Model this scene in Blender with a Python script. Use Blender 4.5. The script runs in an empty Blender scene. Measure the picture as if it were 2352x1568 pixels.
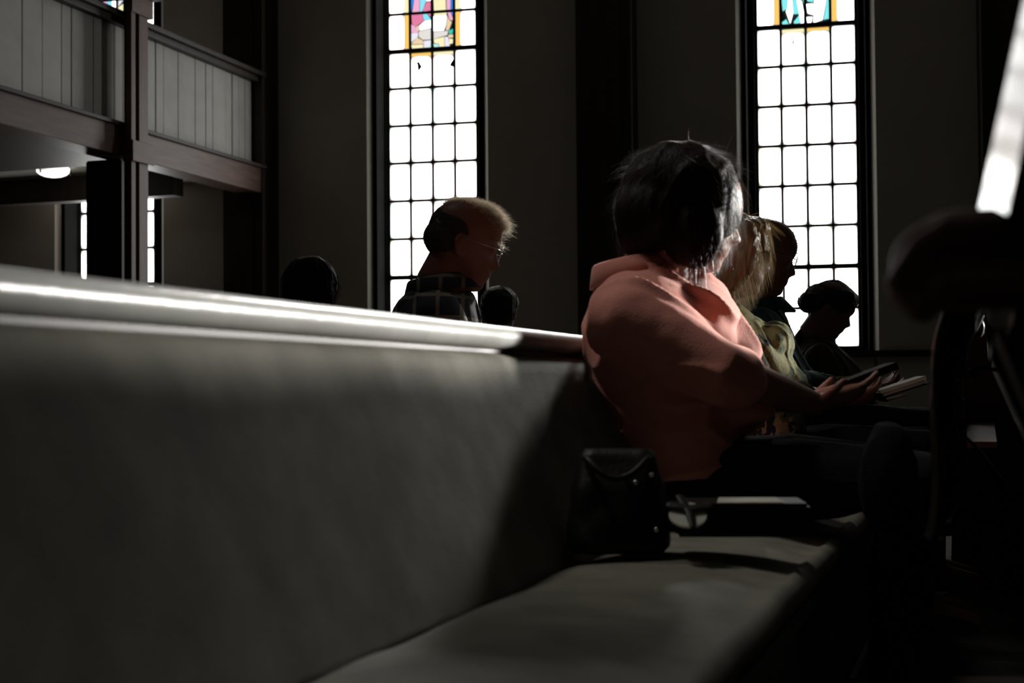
import bpy, bmesh, math, random
from math import sin, cos, pi, radians, sqrt, atan2, exp
from mathutils import Vector, Matrix, noise
random.seed(7)
SC = bpy.context.scene
COL = SC.collection

# ------------------------------------------------------------------ camera
CZ = 0.75
FPX = 3267.0
cam_d = bpy.data.cameras.new('camera')
cam = bpy.data.objects.new('camera', cam_d)
COL.objects.link(cam)
cam_d.sensor_width = 36.0
cam_d.lens = FPX / 2352 * 36.0
cam_d.shift_y = 26.0 / 2352
CM = Matrix.Translation((0, 0, CZ)) @ Matrix.Rotation(radians(91.4), 4, 'X') @ Matrix.Rotation(radians(-.45), 4, 'Z')
cam.matrix_world = CM
cam_d.clip_start = .02
cam_d.dof.use_dof = True
cam_d.dof.focus_distance = 4.8
cam_d.dof.aperture_fstop = 5.0
SC.camera = cam

# ------------------------------------------------------------------ world and exposure
w = bpy.data.worlds.new('world')
SC.world = w
w.use_nodes = True
w.node_tree.nodes['Background'].inputs[0].default_value = (.75, .85, 1, 1)
w.node_tree.nodes['Background'].inputs[1].default_value = .0015
SC.view_settings.view_transform = 'Standard'
SC.view_settings.look = 'None'
SC.view_settings.exposure = 0.0
SC.view_settings.gamma = 1.0
SC.view_settings.use_curve_mapping = False

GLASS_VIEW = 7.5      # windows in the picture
GLASS_UNSEEN = 1.3      # windows of the same wall further to the right, out of view and set dimmer


def area(name, loc, target, sx, sy, power, col):
    l = bpy.data.lights.new(name, 'AREA')
    l.shape = 'RECTANGLE'
    l.size = sx
    l.size_y = sy
    l.energy = power
    l.color = col
    o = bpy.data.objects.new(name, l)
    COL.objects.link(o)
    o.location = loc
    o.rotation_euler = (Vector(target) - Vector(loc)).to_track_quat('-Z', 'Y').to_euler()
    return o


area('pew_fill_beam', (11.0, 9.0, 2.15), (.04, 2.5, .82), .7, 1.7, 24, (1, .97, .92)).data.spread = radians(9)  # added lamp out of view, a narrow beam brightening the top of the pew back
area('head_rim_light', (2.62, 13.2, 6.1), (.30, 4.8, 1.52), .5, 1.2, 4.3, (1, .98, .95)).data.spread = radians(6.5)  # added lamp out of view that puts bright rims on the heads
area('shirt_seat_fill', (-2.2, 3.6, 6.4), (.45, 2.75, .9), .8, .8, 2.0, (1, .95, .88)).data.spread = radians(24)  # added fill for the shirt and the seat; no lantern hangs here

# ------------------------------------------------------------------ helpers: picture point -> place


def ray(px, py):
    v = Vector(((px - 1176) / FPX, (784 - py + 26) / FPX, -1))
    return CM.to_3x3() @ v


def W(px, py, y):
    d = ray(px, py)
    return Vector((0, 0, CZ)) + d * (y / d.y)


# ------------------------------------------------------------------ materials
def mat(name, col, rough=.6, metal=0, bump=0, bscale=40, var=0, vscale=8, stretch=None, spec=.5, sheen=0, coat=0, trans=0):
    m = bpy.data.materials.new(name)
    m.use_nodes = True
    nt = m.node_tree
    b = nt.nodes['Principled BSDF']
    c = (*col, 1)
    b.inputs['Base Color'].default_value = c
    b.inputs['Roughness'].default_value = rough
    b.inputs['Metallic'].default_value = metal
    b.inputs['Specular IOR Level'].default_value = spec
    if sheen:
        b.inputs['Sheen Weight'].default_value = sheen
        b.inputs['Sheen Roughness'].default_value = .4
    if coat:
        b.inputs['Coat Weight'].default_value = coat
        b.inputs['Coat Roughness'].default_value = .12
    if trans:
        b.inputs['Transmission Weight'].default_value = trans
    tc = nt.nodes.new('ShaderNodeTexCoord')
    mp = nt.nodes.new('ShaderNodeMapping')
    nt.links.new(tc.outputs['Object'], mp.inputs[0])
    if stretch:
        mp.inputs['Scale'].default_value = stretch
    if var:
        n = nt.nodes.new('ShaderNodeTexNoise')
        n.inputs['Scale'].default_value = vscale
        n.inputs['Detail'].default_value = 5
        nt.links.new(mp.outputs[0], n.inputs['Vector'])
        r = nt.nodes.new('ShaderNodeValToRGB')
        r.color_ramp.elements[0].position = .3
        r.color_ramp.elements[1].position = .7
        r.color_ramp.elements[0].color = (*[max(0, x * (1 - var)) for x in col], 1)
        r.color_ramp.elements[1].color = (*[min(1, x * (1 + var)) for x in col], 1)
        nt.links.new(n.outputs[0], r.inputs[0])
        nt.links.new(r.outputs[0], b.inputs['Base Color'])
    if bump:
        n = nt.nodes.new('ShaderNodeTexNoise')
        n.inputs['Scale'].default_value = bscale
        n.inputs['Detail'].default_value = 4
        nt.links.new(mp.outputs[0], n.inputs['Vector'])
        bp = nt.nodes.new('ShaderNodeBump')
        bp.inputs['Strength'].default_value = bump
        bp.inputs['Distance'].default_value = .01
        nt.links.new(n.outputs[0], bp.inputs['Height'])
        nt.links.new(bp.outputs[0], b.inputs['Normal'])
    return m


def glassmat(name, centre, edge, strength, sedge):  # overexposed glare painted into the emission: bright pane centre, dimmer tinted edge
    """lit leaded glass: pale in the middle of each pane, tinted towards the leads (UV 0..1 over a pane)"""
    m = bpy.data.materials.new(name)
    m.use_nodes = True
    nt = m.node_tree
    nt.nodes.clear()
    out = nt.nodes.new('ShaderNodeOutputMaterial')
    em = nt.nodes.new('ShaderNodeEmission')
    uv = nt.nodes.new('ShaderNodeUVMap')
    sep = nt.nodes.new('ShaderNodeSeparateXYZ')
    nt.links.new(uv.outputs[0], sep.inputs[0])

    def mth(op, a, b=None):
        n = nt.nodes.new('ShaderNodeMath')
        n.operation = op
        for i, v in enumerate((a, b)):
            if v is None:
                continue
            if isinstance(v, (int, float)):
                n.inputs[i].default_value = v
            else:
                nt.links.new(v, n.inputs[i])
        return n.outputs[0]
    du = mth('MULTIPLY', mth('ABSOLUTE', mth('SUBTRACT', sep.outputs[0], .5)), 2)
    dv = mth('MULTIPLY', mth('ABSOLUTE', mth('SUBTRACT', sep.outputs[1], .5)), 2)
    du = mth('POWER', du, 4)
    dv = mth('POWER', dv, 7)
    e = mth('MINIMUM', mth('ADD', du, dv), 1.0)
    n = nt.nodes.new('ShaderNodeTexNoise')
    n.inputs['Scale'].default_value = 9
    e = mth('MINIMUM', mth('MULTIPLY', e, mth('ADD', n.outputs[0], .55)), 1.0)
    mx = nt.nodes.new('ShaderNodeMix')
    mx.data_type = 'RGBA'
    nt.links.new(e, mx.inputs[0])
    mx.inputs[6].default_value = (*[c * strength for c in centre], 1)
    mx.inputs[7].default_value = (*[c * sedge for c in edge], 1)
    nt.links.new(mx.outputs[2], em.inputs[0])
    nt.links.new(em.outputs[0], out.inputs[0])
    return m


def flatglass(name, col, s=1.0):
    m = bpy.data.materials.new(name)
    m.use_nodes = True
    nt = m.node_tree
    nt.nodes.clear()
    out = nt.nodes.new('ShaderNodeOutputMaterial')
    em = nt.nodes.new('ShaderNodeEmission')
    em.inputs[0].default_value = (*col, 1)
    em.inputs[1].default_value = s
    nt.links.new(em.outputs[0], out.inputs[0])
    return m


M = {}
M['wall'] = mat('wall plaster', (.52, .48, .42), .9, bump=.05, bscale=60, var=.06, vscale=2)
M['wood'] = mat('dark stained wood', (.13, .062, .040), .45, bump=.12, bscale=18, var=.35, vscale=14, stretch=(1, 1, .12))
M['woodh'] = mat('dark stained wood, level grain', (.15, .075, .048), .45, bump=.12, bscale=18, var=.35, vscale=14, stretch=(.2, .2, 2))
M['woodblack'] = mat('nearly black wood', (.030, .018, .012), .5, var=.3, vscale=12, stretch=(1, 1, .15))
M['winframe'] = mat('black window frame', (.016, .016, .015), .6, spec=.15)
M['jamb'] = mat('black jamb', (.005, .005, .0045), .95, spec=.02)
M['lead'] = mat('lead came', (.012, .012, .012), .5)
M['panel'] = mat('white painted boards', (.60, .60, .56), .55, bump=.04, bscale=50, var=.08, vscale=5)
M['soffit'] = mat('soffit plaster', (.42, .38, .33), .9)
M['floor'] = mat('grey brown carpet', (.07, .062, .05), .9, bump=.5, bscale=300, var=.25, vscale=6)
M['pewfab'] = mat('grey pew upholstery', (.215, .205, .17), .85, bump=.25, bscale=260, var=.22, vscale=9, spec=.25)
M['pewtop'] = mat('pale grey pew rail', (.34, .34, .32), .30, bump=.1, bscale=30, var=.10, vscale=12)
M['skin'] = mat('skin', (.30, .155, .11), .5, bump=.06, bscale=250)
M['skin2'] = mat('ruddy skin', (.30, .125, .09), .5, bump=.06, bscale=250)
M['pink'] = mat('salmon pink cotton', (.66, .25, .19), .8, bump=.15, bscale=220, sheen=.2)
M['darkpants'] = mat('black trousers', (.009, .009, .011), .9, spec=.15, bump=.2, bscale=90)
M['navy'] = mat('navy plaid shirt', (.02, .025, .04), .8, bump=.15, bscale=200)
M['teal'] = mat('dark teal jacket', (.012, .06, .075), .7, bump=.15, bscale=160)
M['olive'] = mat('dark olive cardigan', (.05, .04, .02), .85, bump=.2, bscale=160)
M['black'] = mat('black cloth', (.005, .005, .006), .9, spec=.1, bump=.25, bscale=120)
M['satin'] = mat('black satin', (.012, .011, .011), .28, bump=.1, bscale=90)
M['leather'] = mat('black leather', (.008, .007, .006), .5, spec=.25, bump=.12, bscale=130)
M['metal'] = mat('polished metal', (.75, .74, .70), .18, metal=1)
M['paper'] = mat('white paper', (.78, .77, .70), .8)
M['pages'] = mat('page edges', (.75, .74, .68), .6, bump=.5, bscale=300, stretch=(1, 1, 14))
M['bookcover'] = mat('black book cover', (.008, .008, .008), .8, spec=.1, bump=.15, bscale=200)
M['gloss'] = mat('glossy black cover', (.010, .010, .011), .10, spec=.9, coat=1)
M['hairdark'] = mat('dark brown hair', (.009, .004, .0025), .55, spec=.12, bump=.4, bscale=60, stretch=(1, 1, .1))
M['hairblack'] = mat('black hair', (.012, .009, .007), .45, bump=.4, bscale=60)
M['hairwhite'] = mat('fuzzy grey hair', (.62, .55, .44), .5)
M['hairgrey'] = mat('cropped grey hair', (.20, .16, .12), .6)
M['hairside'] = mat('dark grey hair', (.06, .048, .035), .7, spec=.2)
M['hairblonde'] = mat('blonde hair', (.36, .27, .15), .45, bump=.5, bscale=50, stretch=(2, 2, .08), var=.4, vscale=40)
M['shoe'] = mat('black shoe leather', (.012, .012, .012), .3)
M['eyeglass'] = mat('spectacle metal', (.6, .6, .58), .2, metal=1)
M['lens'] = mat('spectacle lens', (.9, .9, .9), .03, trans=1)
M['lamp'] = flatglass('lamp bowl glow', (1, .97, .88), 2.6)
M['eyewhite'] = mat('eye', (.5, .45, .42), .15)


def translucent(m, col, fac):
    nt = m.node_tree
    out = [n for n in nt.nodes if n.type == 'OUTPUT_MATERIAL'][0]
    b = nt.nodes['Principled BSDF']
    t = nt.nodes.new('ShaderNodeBsdfTranslucent')
    t.inputs[0].default_value = (*col, 1)
    mx = nt.nodes.new('ShaderNodeMixShader')
    mx.inputs[0].default_value = fac
    nt.links.new(b.outputs[0], mx.inputs[1])
    nt.links.new(t.outputs[0], mx.inputs[2])
    nt.links.new(mx.outputs[0], out.inputs[0])


translucent(M['hairwhite'], (.95, .88, .75), .6)
M['strandgrey'] = mat('fine grey hair', (.40, .33, .25), .5)
translucent(M['strandgrey'], (.7, .6, .45), .5)
M['stranddark'] = mat('fine brown hair', (.03, .014, .007), .4)
translucent(M['stranddark'], (.16, .08, .04), .2)
M['strandblonde'] = mat('fine blonde hair', (.42, .32, .18), .4)
translucent(M['strandblonde'], (.85, .68, .38), .5)
translucent(M['pages'], (.9, .88, .8), .4)
translucent(M['paper'], (.9, .88, .8), .4)
# printed blouse
m = M['blouse'] = mat('printed blouse', (.25, .25, .13), .75, bump=.2, bscale=120)
nt = m.node_tree
v = nt.nodes.new('ShaderNodeTexVoronoi')
v.inputs['Scale'].default_value = 13
n = nt.nodes.new('ShaderNodeTexNoise')
n.inputs['Scale'].default_value = 9
tc = nt.nodes.new('ShaderNodeTexCoord')
mxv = nt.nodes.new('ShaderNodeMix')
mxv.data_type = 'RGBA'
mxv.inputs[0].default_value = .25
nt.links.new(tc.outputs['Object'], mxv.inputs[6])
nt.links.new(n.outputs['Color'], mxv.inputs[7])
nt.links.new(mxv.outputs[2], v.inputs['Vector'])
r = nt.nodes.new('ShaderNodeValToRGB')
r.color_ramp.interpolation = 'CONSTANT'
cr = r.color_ramp
cr.elements[0].color = (.50, .50, .22, 1)
cr.elements[1].position = .38
cr.elements[1].color = (.20, .26, .12, 1)
for p, c in ((.55, (.04, .05, .09, 1)), (.68, (.55, .50, .32, 1))):
    e_ = cr.elements.new(p)
    e_.color = c
nt.links.new(v.outputs['Color'], r.inputs[0])
nt.links.new(r.outputs[0], nt.nodes['Principled BSDF'].inputs['Base Color'])
# plaid shirt
m = M['navy']
nt = m.node_tree
tc = nt.nodes.new('ShaderNodeTexCoord')
sep = nt.nodes.new('ShaderNodeSeparateXYZ')
nt.links.new(tc.outputs['Object'], sep.inputs[0])


def stripe(sock, sc, off, wid):
    a = nt.nodes.new('ShaderNodeMath'); a.operation = 'MULTIPLY_ADD'
    nt.links.new(sock, a.inputs[0]); a.inputs[1].default_value = sc; a.inputs[2].default_value = off
    f = nt.nodes.new('ShaderNodeMath'); f.operation = 'FRACT'
    nt.links.new(a.outputs[0], f.inputs[0])
    l = nt.nodes.new('ShaderNodeMath'); l.operation = 'LESS_THAN'
    nt.links.new(f.outputs[0], l.inputs[0]); l.inputs[1].default_value = wid
    return l.outputs[0]


a1 = stripe(sep.outputs[0], 16, .2, .16)
a2 = stripe(sep.outputs[2], 16, .1, .16)
ad = nt.nodes.new('ShaderNodeMath'); ad.operation = 'ADD'
nt.links.new(a1, ad.inputs[0]); nt.links.new(a2, ad.inputs[1])
r = nt.nodes.new('ShaderNodeValToRGB')
r.color_ramp.elements[0].color = (.018, .022, .038, 1)
r.color_ramp.elements[1].color = (.22, .20, .15, 1)
nt.links.new(ad.outputs[0], r.inputs[0])
nt.links.new(r.outputs[0], nt.nodes['Principled BSDF'].inputs['Base Color'])


# ------------------------------------------------------------------ mesh helpers
def tag(o, label=None, cat=None, group=None, kind=None):
    if label: o['label'] = label
    if cat: o['category'] = cat
    if group: o['group'] = group
    if kind: o['kind'] = kind
    return o


def empty(name, loc, label=None, cat=None, group=None, kind=None, rz=0):
    o = bpy.data.objects.new(name, None)
    COL.objects.link(o)
    o.location = loc
    o.rotation_euler = (0, 0, rz)
    bpy.context.view_layer.update()
    return tag(o, label, cat, group, kind)


def setparent(o, parent):
    if parent is not None:
        o.parent = parent
        o.matrix_parent_inverse = (Matrix.Translation(parent.location) @ parent.rotation_euler.to_matrix().to_4x4()).inverted() if parent.parent is None and parent.type == 'EMPTY' else Matrix.Identity(4)


def obj(name, bm, m, parent=None, smooth=False, mw=None):
    """link a bmesh (world coordinates, or coordinates of the frame mw) as one object"""
    me = bpy.data.meshes.new(name)
    bmesh.ops.recalc_face_normals(bm, faces=bm.faces)
    bm.to_mesh(me)
    bm.free()
    mats = m if isinstance(m, (list, tuple)) else [m]
    for x in mats:
        me.materials.append(x)
    if smooth:
        for p in me.polygons:
            p.use_smooth = True
    return link(name, me, parent, mw)


def link(name, me, parent=None, mw=None):
    o = bpy.data.objects.new(name, me)
    COL.objects.link(o)
    if parent is not None:
        o.parent = parent
        if parent.type == 'EMPTY':
            pm = Matrix.Translation(parent.location) @ parent.rotation_euler.to_matrix().to_4x4()
            o.matrix_parent_inverse = pm.inverted()
        elif parent.parent is None:
            o.matrix_parent_inverse = parent.matrix_basis.inverted()
        # a sub-part of a part whose own matrix is the frame itself
        else:
            o.matrix_parent_inverse = parent.matrix_basis.inverted()
            pp = parent.parent
    if mw is not None:
        o.matrix_basis = mw
    return o


def box(bm, x0, x1, y0, y1, z0, z1, mi=0, bev=0):
    vs = [bm.verts.new(p) for p in ((x0, y0, z0), (x1, y0, z0), (x1, y1, z0), (x0, y1, z0), (x0, y0, z1), (x1, y0, z1), (x1, y1, z1), (x0, y1, z1))]
    fs = []
    for q in ((0, 3, 2, 1), (4, 5, 6, 7), (0, 1, 5, 4), (1, 2, 6, 5), (2, 3, 7, 6), (3, 0, 4, 7)):
        f = bm.faces.new([vs[i] for i in q])
        f.material_index = mi
        fs.append(f)
    if bev:
        es = list({e for f in fs for e in f.edges})
        r = bmesh.ops.bevel(bm, geom=es, offset=bev, segments=3, affect='EDGES', profile=.5)
    return vs


def obox(bm, c, ax, ay, az, hx, hy, hz, mi=0, bev=0):
    """box about c with half sizes along three axes"""
    c = Vector(c)
    ax, ay, az = [Vector(a).normalized() for a in (ax, ay, az)]
    vs = []
    for sx, sy, sz in ((-1, -1, -1), (1, -1, -1), (1, 1, -1), (-1, 1, -1), (-1, -1, 1), (1, -1, 1), (1, 1, 1), (-1, 1, 1)):
        vs.append(bm.verts.new(c + ax * hx * sx + ay * hy * sy + az * hz * sz))
    fs = []
    for q in ((0, 3, 2, 1), (4, 5, 6, 7), (0, 1, 5, 4), (1, 2, 6, 5), (2, 3, 7, 6), (3, 0, 4, 7)):
        f = bm.faces.new([vs[i] for i in q])
        f.material_index = mi
        fs.append(f)
    if bev:
        bmesh.ops.bevel(bm, geom=list({e for f in fs for e in f.edges}), offset=bev, segments=2, affect='EDGES')


def ring_loft(bm, rings, cap=True, mi=0):
    vr = [[bm.verts.new(p) for p in r] for r in rings]
    n = len(rings[0])
    for a, b in zip(vr[:-1], vr[1:]):
        for i in range(n):
            f = bm.faces.new((a[i], a[(i + 1) % n], b[(i + 1) % n], b[i]))
            f.material_index = mi
    if cap:
        bm.faces.new(vr[0][::-1]).material_index = mi
        bm.faces.new(vr[-1]).material_index = mi


def frame_of(d):
    d = d.normalized()
    u = d.cross(Vector((0, 0, 1)))
    if u.length < .1:
        u = d.cross(Vector((0, 1, 0)))
    u.normalize()
    return u, d.cross(u).normalized()


def limb(bm, pts, rads, n=18, flat=None):
    """tapered tube with round ends; flat = (axis, factor) squashes the section along an axis"""
    pts = [Vector(p) for p in pts]
    rings = []
    k = len(pts)
    u0 = None
    for i, p in enumerate(pts):
        if i == 0: d = pts[1] - pts[0]
        elif i == k - 1: d = pts[-1] - pts[-2]
        else: d = (pts[i + 1] - p).normalized() + (p - pts[i - 1]).normalized()
        d.normalize()
        u, v_ = frame_of(d)
        if u0 is not None:
            u = (u0 - d * u0.dot(d)).normalized()
            v_ = d.cross(u).normalized()
        u0 = u
        r = rads[i]

        def ring(c, rr):
            out = []
            for j in range(n):
                a = 2 * pi * j / n
                o = u * (cos(a) * rr) + v_ * (sin(a) * rr)
                if flat:
                    ax = Vector(flat[0]).normalized()
                    o -= ax * (o.dot(ax) * (1 - flat[1]))
                out.append(c + o)
            return out
        if i == 0:
            for t in (.97, .8, .5, .2):
                rings.append(ring(p - d * (r * t), r * sqrt(1 - t * t)))
        rings.append(ring(p, r))
        if i == k - 1:
            for t in (.2, .5, .8, .97):
                rings.append(ring(p + d * (r * t), r * sqrt(1 - t * t)))
    ring_loft(bm, rings)


def blob(bm, c, a, b, h, ax=(1, 0, 0), ay=(0, 1, 0), az=(0, 0, 1), n=28, k=18):
    c = Vector(c)
    ax, ay, az = Vector(ax), Vector(ay), Vector(az)
    rings = []
    for i in range(1, k):
        t = pi * i / k
        rings.append([c - az * (h * cos(t)) + ax * (a * sin(t) * cos(2 * pi * j / n)) + ay * (b * sin(t) * sin(2 * pi * j / n)) for j in range(n)])
    ring_loft(bm, rings)


def slices(bm, sl, fwd, lat, n=40, e=.9):
    """trunk through (centre, half depth, half width) sections"""
    def interp(i, t):
        a, b = sl[i], sl[i + 1]
        return (a[0].lerp(b[0], t), a[1] * (1 - t) + b[1] * t, a[2] * (1 - t) + b[2] * t)
    full = []
    for i in range(len(sl) - 1):
        for t in (0, .33, .67):
            full.append(interp(i, t))
    full.append(sl[-1])
    for _ in range(2):
        full = [full[0]] + [((full[i - 1][0] + full[i][0] * 2 + full[i + 1][0]) / 4, (full[i - 1][1] + full[i][1] * 2 + full[i + 1][1]) / 4, (full[i - 1][2] + full[i][2] * 2 + full[i + 1][2]) / 4) for i in range(1, len(full) - 1)] + [full[-1]]
    rings = []
    for c, hd, hw in full:
        r = []
        for j in range(n):
            a = 2 * pi * j / n
            ca, sa = cos(a), sin(a)
            r.append(c + fwd * (hd * math.copysign(abs(ca) ** e, ca)) + lat * (hw * math.copysign(abs(sa) ** e, sa)))
        rings.append(r)
    ring_loft(bm, rings)


PRESS = [None]


def press(me):
    """a sitter's flesh and cloth give way where they meet the seat and the back of the pew"""
    sft = PRESS[0]
    for v in me.vertices:
        p = v.co
        q = p - P0
        o_ = q.x * PN.x + q.y * PN.y - sft
        if -.12 < o_ < .46 and .10 < p.z < .475:
            v.co.z = .475 + (p.z - .475) * .02
        elif .46 <= o_ < .60 and p.z < .475:
            if p.z > .43:
                v.co.z = .475
            else:
                v.co += PN * (.60 - o_)
        o_ = (v.co - P0).x * PN.x + (v.co - P0).y * PN.y - sft
        if .44 < v.co.z < .90 and -.10 < o_:
            lim_ = .15 * (.829 - min(v.co.z, .829)) / .379 + .014
            if o_ < lim_:
                v.co += PN * (lim_ - o_)


def fuse(name, bm, m, parent=None, voxel=.006, smooth=2, disp=None):
    """one continuous surface out of overlapping closed shapes"""
    bmesh.ops.recalc_face_normals(bm, faces=bm.faces)
    me = bpy.data.meshes.new('t')
    bm.to_mesh(me)
    bm.free()
    o = bpy.data.objects.new('t', me)
    COL.objects.link(o)
    md = o.modifiers.new('r', 'REMESH')
    md.mode = 'VOXEL'
    md.voxel_size = voxel
    if smooth:
        s = o.modifiers.new('s', 'SMOOTH')
        s.iterations = smooth
        s.factor = .5
    dg = bpy.context.evaluated_depsgraph_get()
    dg.update()
    res = bpy.data.meshes.new_from_object(o.evaluated_get(dg))
    bpy.data.objects.remove(o)
    bpy.data.meshes.remove(me)
    res.name = name
    if disp:
        nn = [v.normal.copy() for v in res.vertices]
        for v, q in zip(res.vertices, nn):
            v.co += q * disp(v.co, q)
    if PRESS[0] is not None:
        press(res)
    res.materials.clear()
    res.materials.append(m)
    for p in res.polygons:
        p.use_smooth = True
    return link(name, res, parent)


def strands(name, roots, m, parent, rad=.0005, seg=4):
    """roots: (point, direction, length, bend vector)"""
    vs, fs = [], []
    for p, d, L, bend in roots:
        u, v_ = frame_of(d)
        base = len(vs)
        for i in range(seg + 1):
            t = i / seg
            c = p + d * (L * t) + bend * (L * t * t)
            rr = rad * (1 - .75 * t)
            for k in range(3):
                a = 2 * pi * k / 3
                vs.append(c + u * (cos(a) * rr) + v_ * (sin(a) * rr))
        for i in range(seg):
            for k in range(3):
                a, b = base + i * 3 + k, base + i * 3 + (k + 1) % 3
                fs.append((a, b, b + 3, a + 3))
    me = bpy.data.meshes.new(name)
    me.from_pydata([tuple(v) for v in vs], [], fs)
    me.materials.append(m)
    for p in me.polygons:
        p.use_smooth = True
    return link(name, me, parent)


# ================================================================== THE SETTING
WT = .235
WR = Matrix.Translation((0, 14.3, 0)) @ Matrix.Rotation(-math.atan(WT), 4, 'Z')   # wall frame: x along the wall, y outwards, z up
WIN = [(-4.465, .60, .455), (-.88, .60, .484), (2.92, .61, .483), (6.72, .61, .47), (10.52, .61, .47)]
SILL = 1.075
TOP = 7.6

bm = bmesh.new()
box(bm, -9, 16, -8, 17, -.1, 0)
tag(obj('floor', bm, M['floor']), kind='structure')

bm = bmesh.new()
edges = [-9.5]
for c, h, g in WIN:
    edges += [c - h, c + h]
edges.append(13)
CH = .045
for i in range(0, len(edges), 2):
    a, b = edges[i], edges[i + 1]
    # pier between two windows with chamfered corners
    pr = [(a - (CH if i else 0), 0), (b + (CH if i < len(edges) - 2 else 0), 0)]
    poly = []
    if i: poly += [(a, .05), (a - 0, .05)][:1] + [(a - 0 + 0, .05)][:0] + [(a + CH, 0)]
    else: poly += [(a, 0)]
    if i < len(edges) - 2: poly += [(b - CH, 0), (b, .05)]
    else: poly += [(b, 0)]
    poly += [(b, .6), (a, .6)]
    lo = [bm.verts.new((x, y, 0)) for x, y in poly]
    hi = [bm.verts.new((x, y, 9)) for x, y in poly]
    n_ = len(poly)
    bm.faces.new(lo[::-1]); bm.faces.new(hi)
    for k in range(n_):
        bm.faces.new((lo[k], lo[(k + 1) % n_], hi[(k + 1) % n_], hi[k]))
for c, h, g in WIN:
    box(bm, c - h, c + h, 0, .6, 0, SILL)
    box(bm, c - h, c + h, 0, .6, TOP, 9)
tag(obj('wall_back', bm, M['wall'], mw=WR), kind='structure')

# wainscot rail and baseboard along the wall, pilasters
bm = bmesh.new()
box(bm, -9, 13, -.05, -.001, 1.01, 1.07)
box(bm, -9, 13, -.075, -.001, 1.055, 1.075)
tag(obj('trim_1', bm, M['woodblack'], mw=WR), kind='structure')
bm = bmesh.new()
box(bm, -9, 13, -.03, -.001, 0, .16)
tag(obj('baseboard_back', bm, M['woodblack'], mw=WR), kind='structure')
PIL = [(-2.93, -2.50), (.757, 1.295), (4.50, 5.05), (8.3, 8.9)]
for k, (a, b) in enumerate(PIL):
    bm = bmesh.new()
    box(bm, a, b, -.43, -.001, 0, 9)
    box(bm, a + .1, b - .1, -.45, -.41, .2, 9)
    tag(obj('trim_%d' % (k + 2), bm, M['woodblack'], mw=WR), kind='structure')

bm = bmesh.new()
box(bm, -9, 16, -8, 17, 9.0, 9.1)
tag(obj('ceiling', bm, M['wall']), kind='structure')

# ---- windows
white = (1, 1, 1)
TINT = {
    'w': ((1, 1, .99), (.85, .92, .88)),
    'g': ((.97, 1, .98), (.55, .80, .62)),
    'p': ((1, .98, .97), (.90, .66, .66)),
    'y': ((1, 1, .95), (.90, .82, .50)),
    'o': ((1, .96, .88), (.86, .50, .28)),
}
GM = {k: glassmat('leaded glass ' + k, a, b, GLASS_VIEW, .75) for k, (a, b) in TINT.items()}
GMS = {k: glassmat('unseen leaded glass ' + k, a, b, GLASS_UNSEEN, 1) for k, (a, b) in TINT.items()}
COLS = {
    'magenta': (.80, .22, .38), 'pink': (.90, .45, .66), 'blue': (.03, .25, .85), 'sky': (.28, .80, .95), 'pale': (.80, .76, .72),
    'gold': (1, .62, .16), 'cream': (1, .92, .55), 'teal': (.05, .60, .52), 'mint': (.50, .90, .85), 'snow': (1, 1, 1), 'sand': (.85, .66, .42),
    'dark': (.02, .02, .02), 'cyan': (.25, .88, .90), 'blush': (1, .78, .78), 'lilac': (.86, .84, .95),
}
CM_ = {k: flatglass('coloured glass ' + k, v, 1.0 if k != 'snow' else 3.0) for k, v in COLS.items()}
CN = list(CM_)

BARS = [1.11, 1.49, 1.884, 2.28, 2.67, 3.06, 3.445, 3.83, 4.21, 4.60, 4.98, 5.37, 5.76, 6.15, 6.53, 6.92, 7.30]
BARS = [round(.75 + (b - .75) * 1.025, 4) for b in BARS]
THICK = {BARS[2], BARS[8], BARS[12]}
GY = .35
GOFF = {1: -.085, 2: -.036, 3: .002, 4: 0, 5: 0}
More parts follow.
